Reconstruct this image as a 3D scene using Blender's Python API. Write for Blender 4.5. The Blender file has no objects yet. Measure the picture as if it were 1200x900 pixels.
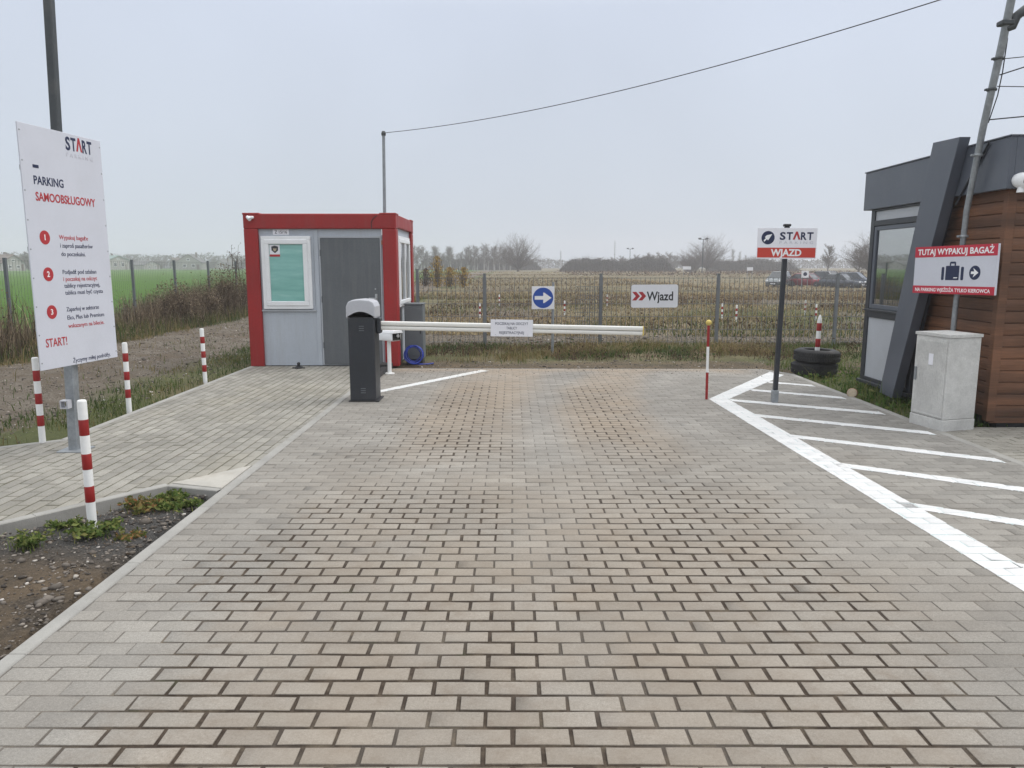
import bpy, bmesh, math, random
import numpy as np
from mathutils import Vector, Matrix

R = math.radians
C = bpy.context.scene.collection
SC = bpy.context.scene
rng = np.random.default_rng(7)
random.seed(7)

# ------------------------------------------------------------------ camera, sky, sun, exposure
CAMH = 1.65
cam = bpy.data.objects.new('camera', bpy.data.cameras.new('camera'))
C.objects.link(cam)
cam.data.sensor_fit = 'HORIZONTAL'
cam.data.sensor_width = 36.0
cam.data.lens = 36.0 * 880.0 / 1200.0
cam.data.clip_start = 0.05
cam.data.clip_end = 3000
cam.location = (0, 0, CAMH)
cam.rotation_euler = (math.pi / 2 - math.atan(139 / 880.0), 0, 0)
SC.camera = cam

SUN_EL, SUN_AZ = R(52), R(75)          # azimuth clockwise from +Y
world = bpy.data.worlds.new('World')
SC.world = world
world.use_nodes = True
wt = world.node_tree
wt.nodes.clear()
w_out = wt.nodes.new('ShaderNodeOutputWorld')
w_bg = wt.nodes.new('ShaderNodeBackground')
w_sky = wt.nodes.new('ShaderNodeTexSky')
w_sky.sky_type = 'NISHITA'
w_sky.sun_disc = False
w_sky.sun_elevation = SUN_EL
w_sky.sun_rotation = SUN_AZ
w_sky.dust_density = 4.0
w_sky.air_density = 1.0
w_bg.inputs['Strength'].default_value = 0.10
# a closed cloud deck: cloud radiance (brighter towards the zenith) over most of the clear sky
w_tc = wt.nodes.new('ShaderNodeTexCoord')
w_sep = wt.nodes.new('ShaderNodeSeparateXYZ')
w_ramp = wt.nodes.new('ShaderNodeValToRGB')
e = w_ramp.color_ramp.elements
e[0].position, e[0].color = 0.0, (0.572, 0.627, 0.695, 1)
e[1].position, e[1].color = 1.0, (1.62, 1.65, 1.68, 1)
m1 = e.new(0.30); m1.color = (0.600, 0.660, 0.775, 1)
m2 = e.new(0.55); m2.color = (1.10, 1.13, 1.19, 1)
w_sc = wt.nodes.new('ShaderNodeMixRGB'); w_sc.blend_type = 'MULTIPLY'; w_sc.inputs[0].default_value = 1.0
w_sc.inputs[2].default_value = (10.2, 10.2, 10.2, 1)
w_mix = wt.nodes.new('ShaderNodeMixRGB'); w_mix.inputs[0].default_value = 0.95
w_noise = wt.nodes.new('ShaderNodeTexNoise'); w_noise.inputs['Scale'].default_value = 2.2; w_noise.inputs['Detail'].default_value = 3
w_nr = wt.nodes.new('ShaderNodeMapRange'); w_nr.inputs[3].default_value = 0.945; w_nr.inputs[4].default_value = 1.05
w_nr.inputs[1].default_value = 0.3; w_nr.inputs[2].default_value = 0.7
w_mul = wt.nodes.new('ShaderNodeMixRGB'); w_mul.blend_type = 'MULTIPLY'; w_mul.inputs[0].default_value = 1.0
L = wt.links.new
L(w_tc.outputs['Generated'], w_sep.inputs[0])
L(w_sep.outputs['Z'], w_ramp.inputs[0])
L(w_ramp.outputs[0], w_sc.inputs[1])
L(w_tc.outputs['Generated'], w_noise.inputs['Vector'])
L(w_noise.outputs[0], w_nr.inputs[0])
L(w_sky.outputs[0], w_mix.inputs[1])
L(w_sc.outputs[0], w_mix.inputs[2])
L(w_mix.outputs[0], w_mul.inputs[1])
L(w_nr.outputs[0], w_mul.inputs[2])
L(w_mul.outputs[0], w_bg.inputs['Color'])
L(w_bg.outputs[0], w_out.inputs['Surface'])

sun = bpy.data.objects.new('sun', bpy.data.lights.new('sun', 'SUN'))
C.objects.link(sun)
sun.data.energy = 1.3
sun.data.angle = R(26)
sun.data.color = (1.0, 0.97, 0.93)
_d = Vector((math.sin(SUN_AZ) * math.cos(SUN_EL), math.cos(SUN_AZ) * math.cos(SUN_EL), math.sin(SUN_EL)))
sun.rotation_euler = _d.to_track_quat('Z', 'Y').to_euler()

SC.view_settings.view_transform = 'Standard'
SC.view_settings.look = 'None'
SC.view_settings.exposure = 0.12
SC.view_settings.gamma = 1.0
SC.view_settings.use_curve_mapping = False
SC.render.engine = 'CYCLES'
SC.cycles.use_denoising = True
SC.cycles.max_bounces = 6
SC.cycles.volume_bounces = 1
SC.cycles.transparent_max_bounces = 8

# ------------------------------------------------------------------ numpy noise
def _hash(ix, iy, seed):
    h = (ix.astype(np.int64) * 374761393 + iy.astype(np.int64) * 668265263 + seed * 974711) & 0xffffffff
    h = ((h ^ (h >> 13)) * 1274126177) & 0xffffffff
    return ((h ^ (h >> 16)) & 0xffff) / 65535.0

def vnoise(x, y, s, seed=0):
    x = np.asarray(x, float) / s; y = np.asarray(y, float) / s
    ix, iy = np.floor(x), np.floor(y)
    fx, fy = x - ix, y - iy
    fx = fx * fx * (3 - 2 * fx); fy = fy * fy * (3 - 2 * fy)
    a = _hash(ix, iy, seed); b = _hash(ix + 1, iy, seed)
    c = _hash(ix, iy + 1, seed); d = _hash(ix + 1, iy + 1, seed)
    return (a * (1 - fx) + b * fx) * (1 - fy) + (c * (1 - fx) + d * fx) * fy

def fbm(x, y, s, seed=0, o=4):
    v, a, t = 0, 1.0, 0
    for k in range(o):
        v = v + a * vnoise(x, y, s / 2 ** k, seed + k * 17); t += a; a *= 0.5
    return v / t

def sst(a, b, x):
    t = np.clip((np.asarray(x, float) - a) / (b - a), 0, 1)
    return t * t * (3 - 2 * t)

# ------------------------------------------------------------------ materials
def _new(name):
    m = bpy.data.materials.new(name); m.use_nodes = True
    nt = m.node_tree
    p = nt.nodes['Principled BSDF']
    return m, nt, p

def c4(c):
    return (c[0], c[1], c[2], 1.0)

def srgb(r, g, b):
    f = lambda v: (v / 255) / 12.92 if v / 255 <= 0.04045 else ((v / 255 + 0.055) / 1.055) ** 2.4
    return (f(r), f(g), f(b))

def N(nt, typ, **kw):
    n = nt.nodes.new(typ)
    for k, v in kw.items():
        if isinstance(v, bpy.types.NodeSocket):
            nt.links.new(v, n.inputs[k])
        else:
            n.inputs[k].default_value = v
    return n

def mixc(nt, fac, a, b, mode='MIX'):
    n = nt.nodes.new('ShaderNodeMixRGB'); n.blend_type = mode
    for i, v in ((0, fac), (1, a), (2, b)):
        if isinstance(v, bpy.types.NodeSocket): nt.links.new(v, n.inputs[i])
        elif i == 0: n.inputs[0].default_value = v
        else: n.inputs[i].default_value = c4(v)
    return n.outputs[0]

def noise(nt, scale, detail=4, vec=None, rough=0.6):
    n = nt.nodes.new('ShaderNodeTexNoise')
    n.inputs['Scale'].default_value = scale; n.inputs['Detail'].default_value = detail
    n.inputs['Roughness'].default_value = rough
    if vec is None:
        tc = nt.nodes.new('ShaderNodeTexCoord'); vec = tc.outputs['Object']
    nt.links.new(vec, n.inputs['Vector'])
    return n.outputs[0]

def ramp(nt, fac, lo, hi, a=0.0, b=1.0):
    n = nt.nodes.new('ShaderNodeMapRange')
    n.inputs[1].default_value = lo; n.inputs[2].default_value = hi
    n.inputs[3].default_value = a; n.inputs[4].default_value = b
    nt.links.new(fac, n.inputs[0])
    return n.outputs[0]

def colramp(nt, fac, stops):
    n = nt.nodes.new('ShaderNodeValToRGB')
    el = n.color_ramp.elements
    el[0].position, el[0].color = stops[0][0], c4(stops[0][1])
    el[1].position, el[1].color = stops[-1][0], c4(stops[-1][1])
    for p, c in stops[1:-1]:
        k = el.new(p); k.color = c4(c)
    nt.links.new(fac, n.inputs[0])
    return n.outputs[0]

def attr(nt, name):
    n = nt.nodes.new('ShaderNodeAttribute'); n.attribute_name = name
    return n.outputs['Fac']

def bump(nt, p, h, strength=0.3, dist=0.01):
    b = nt.nodes.new('ShaderNodeBump')
    b.inputs['Strength'].default_value = strength; b.inputs['Distance'].default_value = dist
    nt.links.new(h, b.inputs['Height']); nt.links.new(b.outputs[0], p.inputs['Normal'])

def mat(name, col, rough=0.5, metal=0.0, var=0.12, scale=3.0, fine=40.0, dirt=None, dirt_amt=0.35, bmp=0.0, streak=False, coat=0.0):
    """painted / moulded surface: base colour with slow variation, fine speckle, patchy dirt and uneven gloss"""
    m, nt, p = _new(name)
    tc = nt.nodes.new('ShaderNodeTexCoord'); v = tc.outputs['Object']
    a = noise(nt, scale, 5, v); b = noise(nt, fine, 3, v)
    fa = ramp(nt, a, 0.3, 0.7, 1 - var, 1 + var * 0.6)
    fb = ramp(nt, b, 0.3, 0.7, 1 - var * 0.5, 1 + var * 0.5)
    k = nt.nodes.new('ShaderNodeMath'); k.operation = 'MULTIPLY'
    nt.links.new(fa, k.inputs[0]); nt.links.new(fb, k.inputs[1])
    col_s = mixc(nt, 1.0, col, k.outputs[0], 'MULTIPLY')
    if dirt is not None:
        vv = v
        if streak:
            mp = nt.nodes.new('ShaderNodeMapping'); mp.inputs['Scale'].default_value = (9, 9, 0.8)
            nt.links.new(v, mp.inputs[0]); vv = mp.outputs[0]
        d = noise(nt, 2.2 if not streak else 1.5, 7, vv, 0.7)
        col_s = mixc(nt, ramp(nt, d, 0.48, 0.78, 0, dirt_amt), col_s, dirt)
    nt.links.new(col_s, p.inputs['Base Color'])
    nt.links.new(ramp(nt, a, 0.3, 0.7, max(0.02, rough - 0.08), min(1, rough + 0.1)), p.inputs['Roughness'])
    p.inputs['Metallic'].default_value = metal
    p.inputs['Coat Weight'].default_value = coat
    if bmp: bump(nt, p, b, bmp, 0.004)
    return m

M = {}
M['white'] = mat('white_board', (0.80, 0.80, 0.84), 0.4, var=0.03, dirt=(0.55, 0.54, 0.52), dirt_amt=0.15)
M['white_paint'] = mat('white_post_paint', (0.80, 0.80, 0.78), 0.5, var=0.06, dirt=(0.35, 0.32, 0.27), dirt_amt=0.35, scale=9)
M['red_paint'] = mat('red_post_paint', (0.30, 0.012, 0.011), 0.45, var=0.15, dirt=(0.2, 0.05, 0.04), dirt_amt=0.3, scale=9)
M['board'] = mat('board_white', (0.60, 0.615, 0.675), 0.35, var=0.03, dirt=(0.45, 0.45, 0.46), dirt_amt=0.2)
M['navy'] = mat('navy_print', (0.012, 0.02, 0.065), 0.5, var=0.05)
M['red_print'] = mat('red_print', (0.42, 0.025, 0.032), 0.5, var=0.05)
M['orange_red'] = mat('orange_red_print', (0.55, 0.05, 0.03), 0.5, var=0.06)
M['crimson'] = mat('crimson_print', (0.50, 0.025, 0.05), 0.45, var=0.05)
M['grey_print'] = mat('grey_print', (0.55, 0.55, 0.60), 0.5, var=0.03)
M['white_print'] = mat('white_print', (0.85, 0.85, 0.85), 0.5, var=0.03)
M['blue_sign'] = mat('blue_sign', (0.012, 0.07, 0.36), 0.4, var=0.06)
M['dark_print'] = mat('dark_print', (0.03, 0.03, 0.035), 0.5, var=0.05)
M['galv'] = mat('galvanised_steel', (0.30, 0.32, 0.335), 0.5, 0.55, var=0.2, scale=14, dirt=(0.2, 0.2, 0.19), dirt_amt=0.35)
M['fence_steel'] = mat('fence_steel', (0.20, 0.21, 0.22), 0.55, 0.2, var=0.12)
M['fence_wire'] = mat('fence_wire', (0.165, 0.172, 0.178), 0.6, 0.1, var=0.12)
M['post_dark'] = mat('dark_post_steel', (0.055, 0.062, 0.066), 0.5, 0.25, var=0.2, dirt=(0.16, 0.15, 0.13), dirt_amt=0.4)
M['anthracite'] = mat('anthracite_paint', (0.024, 0.028, 0.035), 0.42, var=0.15, dirt=(0.075, 0.07, 0.065), dirt_amt=0.35)
M['cladding'] = mat('grey_cladding', (0.088, 0.100, 0.124), 0.38, 0.0, var=0.07, scale=1.2, dirt=(0.16, 0.165, 0.17), dirt_amt=0.25)
M['cap_grey'] = mat('light_grey_plastic', (0.47, 0.48, 0.51), 0.35, var=0.05, dirt=(0.4, 0.39, 0.37), dirt_amt=0.3)
M['alu_white'] = mat('white_aluminium', (0.78, 0.77, 0.72), 0.35, var=0.04, dirt=(0.5, 0.48, 0.42), dirt_amt=0.25)
M['container_red'] = mat('container_red', (0.30, 0.012, 0.011), 0.5, var=0.14, scale=1.7, dirt=(0.22, 0.05, 0.045), dirt_amt=0.4, streak=True)
M['wall_grey'] = mat('container_wall', (0.43, 0.465, 0.51), 0.45, var=0.07, scale=1.6, dirt=(0.33, 0.33, 0.33), dirt_amt=0.45, streak=True)
M['door_grey'] = mat('door_grey', (0.108, 0.118, 0.126), 0.45, var=0.14, scale=1.2, dirt=(0.19, 0.19, 0.185), dirt_amt=0.4, streak=True)
M['pvc'] = mat('white_pvc', (0.80, 0.81, 0.82), 0.35, var=0.04, dirt=(0.5, 0.49, 0.47), dirt_amt=0.25)
M['box_grey'] = mat('meter_box_grey', (0.12, 0.135, 0.142), 0.5, var=0.12, dirt=(0.2, 0.2, 0.19), dirt_amt=0.3)
M['panel_grey'] = mat('pale_grey_panel', (0.42, 0.44, 0.47), 0.4, var=0.05, dirt=(0.3, 0.3, 0.29), dirt_amt=0.35)
M['black'] = mat('black_plastic', (0.015, 0.015, 0.016), 0.5, var=0.2)
M['lens'] = mat('lens_glass', (0.008, 0.009, 0.011), 0.08, var=0.05, coat=0.5)
M['yellow'] = mat('yellow_plastic', (0.62, 0.47, 0.12), 0.5, var=0.1)
M['blue_hose'] = mat('blue_hose', (0.01, 0.035, 0.30), 0.4, var=0.15)
M['zinc'] = mat('bright_zinc', (0.5, 0.51, 0.52), 0.35, 0.7, var=0.1)
M['rubber'] = mat('tyre_rubber', (0.020, 0.020, 0.021), 0.75, var=0.3, scale=8, dirt=(0.07, 0.063, 0.05), dirt_amt=0.5, bmp=0.3)
M['stonepink'] = mat('brick_pink', (0.40, 0.19, 0.13), 0.8, var=0.2, scale=12)
M['stonebeige'] = mat('stone_beige', (0.45, 0.38, 0.28), 0.85, var=0.2, scale=12)
M['wire'] = mat('cable_black', (0.02, 0.02, 0.022), 0.6, var=0.1)

def m_film():
    m, nt, p = _new('window_film_glass')
    tc = nt.nodes.new('ShaderNodeTexCoord')
    mp = nt.nodes.new('ShaderNodeMapping'); mp.inputs['Scale'].default_value = (1.5, 1, 9)
    nt.links.new(tc.outputs['Object'], mp.inputs[0])
    n = noise(nt, 1.3, 5, mp.outputs[0])
    col = colramp(nt, n, [(0.25, (0.17, 0.40, 0.36)), (0.6, (0.24, 0.50, 0.45)), (0.8, (0.36, 0.60, 0.56))])
    nt.links.new(col, p.inputs['Base Color'])
    p.inputs['Roughness'].default_value = 0.12; p.inputs['Coat Weight'].default_value = 0.6; p.inputs['Coat Roughness'].default_value = 0.03
    return m
M['film'] = m_film()

def m_glass(lo=.55, hi=.95):
    m, nt, p = _new('clear_pane')
    p.inputs['Base Color'].default_value = (0.86, 0.93, 0.90, 1)
    p.inputs['Roughness'].default_value = 0.02
    p.inputs['Transmission Weight'].default_value = 1.0
    p.inputs['IOR'].default_value = 1.05
    gl = nt.nodes.new('ShaderNodeBsdfGlossy'); gl.inputs['Roughness'].default_value = 0.015
    lw = nt.nodes.new('ShaderNodeLayerWeight'); lw.inputs['Blend'].default_value = 0.45
    tr = nt.nodes.new('ShaderNodeBsdfTransparent'); tr.inputs[0].default_value = (0.85, 0.90, 0.88, 1)
    mx = nt.nodes.new('ShaderNodeMixShader')
    nt.links.new(ramp(nt, lw.outputs['Fresnel'], 0, 1, lo, hi), mx.inputs[0])
    nt.links.new(tr.outputs[0], mx.inputs[1]); nt.links.new(gl.outputs[0], mx.inputs[2])
    nt.links.new(mx.outputs[0], nt.nodes['Material Output'].inputs['Surface'])
    return m
M['pane'] = m_glass()
M['rear_pane'] = m_glass(.12, .6)
M['dark_glass'] = mat('dark_window', (0.03, 0.037, 0.04), 0.06, var=0.1, coat=0.6)

def m_paving(name, stops, joint_clean, joint_dirty, sand, paint=False):
    m, nt, p = _new(name)
    tc = nt.nodes.new('ShaderNodeTexCoord'); v = tc.outputs['Object']
    rnd, jnt, dirt, tan = attr(nt, 'rnd'), attr(nt, 'joint'), attr(nt, 'dirt'), attr(nt, 'tan')
    base = colramp(nt, rnd, stops)
    g = noise(nt, 210, 3, v, 0.8); s = noise(nt, 75, 4, v); l = noise(nt, 1.1, 6, v, 0.65); st = noise(nt, 9, 6, v, 0.7)
    base = mixc(nt, 1.0, base, ramp(nt, g, 0.25, 0.75, 0.62 if not paint else .95, 1.36 if not paint else 1.04), 'MULTIPLY')
    base = mixc(nt, 1.0, base, ramp(nt, s, 0.3, 0.7, 0.84, 1.12) if not paint else ramp(nt, s, 0.3, 0.7, 0.94, 1.03), 'MULTIPLY')
    base = mixc(nt, 1.0, base, ramp(nt, l, 0.3, 0.7, 0.80, 1.14) if not paint else ramp(nt, l, 0.3, 0.7, 0.95, 1.03), 'MULTIPLY')
    if not paint: base = mixc(nt, ramp(nt, st, 0.60, 0.80, 0, 0.30), base, (0.15, 0.125, 0.096))
    base = mixc(nt, tan, base, sand)
    jc = mixc(nt, dirt, joint_clean, joint_dirty)
    jc = mixc(nt, ramp(nt, noise(nt, 5.5, 5, v, 0.7), .50, .66, 0, .55), jc, (0.155, 0.125, 0.088))
    jc = mixc(nt, ramp(nt, noise(nt, 3.1, 5, v, 0.7), .60, .70, 0, .6), jc, (0.055, 0.062, 0.028)) if not paint else jc
    jc = mixc(nt, 1.0, jc, ramp(nt, g, 0.25, 0.75, 0.6, 1.4), 'MULTIPLY')
    jf = ramp(nt, jnt, 0.25, 0.75, 0, 1)
    if paint: base = mixc(nt, ramp(nt, noise(nt, 26, 6, v, .75), .64, .74, 0, .55), base, (0.36, 0.345, 0.32))
    base = mixc(nt, jf, base, jc)
    edge = nt.nodes.new('ShaderNodeMath'); edge.operation = 'MULTIPLY'; nt.links.new(dirt, edge.inputs[0]); nt.links.new(ramp(nt, st, .46, .66, 0, .30), edge.inputs[1])
    base = mixc(nt, edge.outputs[0], base, (0.17, 0.128, 0.09)) if not paint else base
    nt.links.new(base, p.inputs['Base Color'])
    p.inputs['Roughness'].default_value = 0.82
    p.inputs['Specular IOR Level'].default_value = 0.3
    bump(nt, p, g, 0.35, 0.002)
    return m
M['road'] = m_paving('road_pavers', [(0, (0.222, 0.211, 0.190)), (0.25, (0.250, 0.238, 0.215)), (0.75, (0.268, 0.255, 0.230)), (1, (0.300, 0.286, 0.258))],
                     (0.165, 0.150, 0.130), (0.040, 0.028, 0.019), (0.315, 0.245, 0.172))
M['walk'] = m_paving('sidewalk_pavers', [(0, (0.245, 0.233, 0.203)), (0.4, (0.280, 0.266, 0.232)), (1, (0.325, 0.309, 0.270))],
                     (0.105, 0.10, 0.070), (0.10, 0.10, 0.06), (0.30, 0.27, 0.2))
M['road_paint'] = m_paving('road_paint', [(0, (0.64, 0.64, 0.635)), (1, (0.71, 0.71, 0.70))], (0.52, 0.62, 0.61), (0.55, 0.54, 0.52), (0.6, 0.55, 0.48), True)
M['kerb'] = mat('kerb_concrete', (0.32, 0.31, 0.285), 0.85, var=0.18, scale=3, fine=160, dirt=(0.16, 0.15, 0.12), dirt_amt=0.5, bmp=0.3)
M['slab'] = mat('ramp_concrete', (0.42, 0.40, 0.355), 0.85, var=0.14, scale=4, fine=160, dirt=(0.30, 0.24, 0.17), dirt_amt=0.6, bmp=0.3)
M['cabinet'] = mat('weathered_cabinet', (0.58, 0.575, 0.55), 0.65, var=0.16, scale=9, fine=60, dirt=(0.20, 0.195, 0.185), dirt_amt=0.7, bmp=0.15)

def m_wood():
    m, nt, p = _new('brown_planks')
    tc = nt.nodes.new('ShaderNodeTexCoord')
    mp = nt.nodes.new('ShaderNodeMapping'); mp.inputs['Scale'].default_value = (1.2, 1.2, 26)
    nt.links.new(tc.outputs['Object'], mp.inputs[0])
    g = noise(nt, 3.5, 7, mp.outputs[0], 0.7); l = noise(nt, 1.0, 4, tc.outputs['Object'])
    mp2 = nt.nodes.new('ShaderNodeMapping'); mp2.inputs['Scale'].default_value = (0.35, 0.35, 8.2)
    nt.links.new(tc.outputs['Object'], mp2.inputs[0])
    pl = noise(nt, 1.0, 0, mp2.outputs[0])
    base = colramp(nt, g, [(0.25, (0.072, 0.031, 0.015)), (0.5, (0.135, 0.059, 0.028)), (0.75, (0.20, 0.094, 0.046))])
    base = mixc(nt, 1.0, base, ramp(nt, l, 0.3, 0.7, 0.8, 1.2), 'MULTIPLY')
    base = mixc(nt, 1.0, base, ramp(nt, pl, 0.3, 0.7, 0.62, 1.32), 'MULTIPLY')
    nt.links.new(base, p.inputs['Base Color']); p.inputs['Roughness'].default_value = 0.55
    bump(nt, p, g, 0.25, 0.004)
    return m
M['wood'] = m_wood()

def m_ground():
    m, nt, p = _new('open_ground')
    tc = nt.nodes.new('ShaderNodeTexCoord'); v = tc.outputs['Object']
    g1 = noise(nt, 42, 5, v, 0.75); g2 = noise(nt, 2.4, 6, v, 0.65); g3 = noise(nt, 0.35, 5, v); g4 = noise(nt, 14, 4, v, 0.7)
    dry = colramp(nt, g2, [(0.25, (0.115, 0.096, 0.060)), (0.5, (0.205, 0.170, 0.105)), (0.75, (0.31, 0.255, 0.16))])
    dry = mixc(nt, ramp(nt, g3, 0.35, 0.7), dry, (0.125, 0.112, 0.058))
    green = colramp(nt, g4, [(0.25, (0.050, 0.068, 0.024)), (0.75, (0.110, 0.130, 0.045))])
    gravel = colramp(nt, g1, [(0.2, (0.085, 0.072, 0.057)), (0.5, (0.175, 0.150, 0.120)), (0.8, (0.30, 0.268, 0.225))])
    gravel = mixc(nt, ramp(nt, g2, 0.38, 0.62, 0, 0.75), gravel, (0.108, 0.084, 0.060))
    soil = colramp(nt, g1, [(0.2, (0.030, 0.026, 0.022)), (0.55, (0.085, 0.070, 0.054)), (0.85, (0.19, 0.165, 0.135))])
    soil = mixc(nt, ramp(nt, g2, 0.34, 0.62, 0, 0.85), soil, (0.165, 0.122, 0.080))
    crop = colramp(nt, g2, [(0.25, (0.052, 0.122, 0.012)), (0.75, (0.078, 0.160, 0.019))])
    base = mixc(nt, attr(nt, 'green'), dry, green)
    base = mixc(nt, attr(nt, 'crop'), base, crop)
    base = mixc(nt, attr(nt, 'gravel'), base, gravel)
    base = mixc(nt, attr(nt, 'soil'), base, soil)
    base = mixc(nt, attr(nt, 'cinder'), base, colramp(nt, noise(nt, 95, 4, v, .8), [(.25, (.024, .024, .024)), (.5, (.075, .072, .068)), (.75, (.20, .19, .178))]))
    base = mixc(nt, 1.0, base, ramp(nt, g1, 0.25, 0.75, 0.72, 1.25), 'MULTIPLY')
    nt.links.new(base, p.inputs['Base Color']); p.inputs['Roughness'].default_value = 0.95
    p.inputs['Specular IOR Level'].default_value = 0.15
    bump(nt, p, g1, 0.9, 0.03)
    return m
M['ground'] = m_ground()

def m_veg(name, stops, rough=0.8, transl=0.25):
    m, nt, p = _new(name)
    col = colramp(nt, attr(nt, 'rnd'), stops)
    nt.links.new(col, p.inputs['Base Color']); p.inputs['Roughness'].default_value = rough
    p.inputs['Specular IOR Level'].default_value = 0.2
    if transl:
        t = nt.nodes.new('ShaderNodeBsdfTranslucent'); nt.links.new(col, t.inputs[0])
        mx = nt.nodes.new('ShaderNodeMixShader'); mx.inputs[0].default_value = transl
        nt.links.new(p.outputs[0], mx.inputs[1]); nt.links.new(t.outputs[0], mx.inputs[2])
        nt.links.new(mx.outputs[0], nt.nodes['Material Output'].inputs['Surface'])
    return m
M['grass_dry'] = m_veg('dry_grass', [(0, (0.075, 0.055, 0.035)), (0.35, (0.18, 0.135, 0.075)), (0.7, (0.33, 0.25, 0.135)), (1, (0.47, 0.38, 0.22))])
M['grass_rust'] = m_veg('rusty_weeds', [(0, (0.040, 0.024, 0.019)), (0.4, (0.090, 0.056, 0.040)), (0.8, (0.155, 0.100, 0.066)), (1, (0.24, 0.17, 0.10))])
M['grass_green'] = m_veg('mixed_grass', [(0, (0.030, 0.055, 0.014)), (0.35, (0.065, 0.105, 0.026)), (0.65, (0.13, 0.13, 0.042)), (0.85, (0.22, 0.175, 0.075)), (1, (0.27, 0.20, 0.10))])
M['grass_lush'] = m_veg('lush_grass', [(0, (0.032, 0.070, 0.012)), (0.5, (0.080, 0.140, 0.028)), (0.85, (0.16, 0.20, 0.05)), (1, (0.24, 0.20, 0.09))])
M['stalk'] = m_veg('dead_stalks', [(0, (0.045, 0.032, 0.023)), (0.4, (0.125, 0.092, 0.062)), (0.8, (0.26, 0.20, 0.132)), (1, (0.40, 0.32, 0.21))])
M['weed_green'] = m_veg('weed_leaf', [(0, (0.05, 0.085, 0.018)), (0.5, (0.115, 0.165, 0.038)), (0.85, (0.21, 0.23, 0.07)), (1, (0.26, 0.24, 0.08))])
M['weed_rust'] = m_veg('weed_leaf_rust', [(0, (0.07, 0.09, 0.022)), (0.5, (0.16, 0.16, 0.045)), (0.8, (0.25, 0.15, 0.06)), (1, (0.30, 0.11, 0.045))])
M['leaf_yellow'] = m_veg('autumn_leaf', [(0, (0.17, 0.12, 0.03)), (0.5, (0.34, 0.22, 0.05)), (1, (0.48, 0.33, 0.09))])
M['leaf_dark'] = m_veg('dark_thicket', [(0, (0.022, 0.022, 0.016)), (0.5, (0.045, 0.042, 0.030)), (1, (0.080, 0.070, 0.048))])
M['twig'] = m_veg('bare_twigs', [(0, (0.050, 0.040, 0.032)), (0.5, (0.095, 0.078, 0.062)), (1, (0.16, 0.13, 0.10))], transl=0)
M['bark'] = mat('bark', (0.075, 0.062, 0.050), 0.9, var=0.3, scale=4)
M['birch_bark'] = mat('birch_bark', (0.34, 0.33, 0.31), 0.8, var=0.3, scale=3, dirt=(0.06, 0.055, 0.05), dirt_amt=0.7)
M['stone'] = m_veg('loose_stones', [(0, (0.055, 0.047, 0.040)), (0.5, (0.15, 0.13, 0.11)), (0.85, (0.27, 0.235, 0.20)), (0.96, (0.40, 0.36, 0.31)), (1, (0.55, 0.52, 0.48))], 0.85, 0)
M['roof_grey'] = mat('roof_grey', (0.085, 0.082, 0.082), 0.7, var=0.1)
M['roof_green'] = mat('roof_green', (0.16, 0.24, 0.22), 0.6, var=0.1)
M['roof_brown'] = mat('roof_brown', (0.11, 0.07, 0.052), 0.7, var=0.15)
M['render'] = mat('pale_render', (0.33, 0.315, 0.29), 0.8, var=0.08)

# ------------------------------------------------------------------ object helpers
def root_loc(o):
    while o.parent is not None: o = o.parent
    return o.location

def put(name, me, parent=None, m=None, world=False, base=None):
    """link a mesh; world=True means its vertices are in world space"""
    if world:
        off = Vector(base) if base is not None else (root_loc(parent) if parent else Vector((0, 0, 0)))
        me.transform(Matrix.Translation(-off))
    o = bpy.data.objects.new(name, me)
    if world and base is not None: o.location = base
    C.objects.link(o)
    if parent: o.parent = parent
    if m is not None:
        me.materials.clear(); me.materials.append(m)
    return o

def tag(o, label=None, cat=None, group=None, kind=None):
    if label: o['label'] = label
    if cat: o['category'] = cat
    if group: o['group'] = group
    if kind: o['kind'] = kind
    return o

def thing(name, loc, label, cat, group=None, rotz=0.0):
    o = bpy.data.objects.new(name, None); C.objects.link(o)
    o.empty_display_size = 0.2
    o.location = loc; o.rotation_euler = (0, 0, rotz)
    return tag(o, label, cat, group)

def copy_tree(o, parent=None):
    c = o.copy(); C.objects.link(c)
    if parent is not None: c.parent = parent
    for ch in list(o.children): copy_tree(ch, c)
    return c

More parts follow.
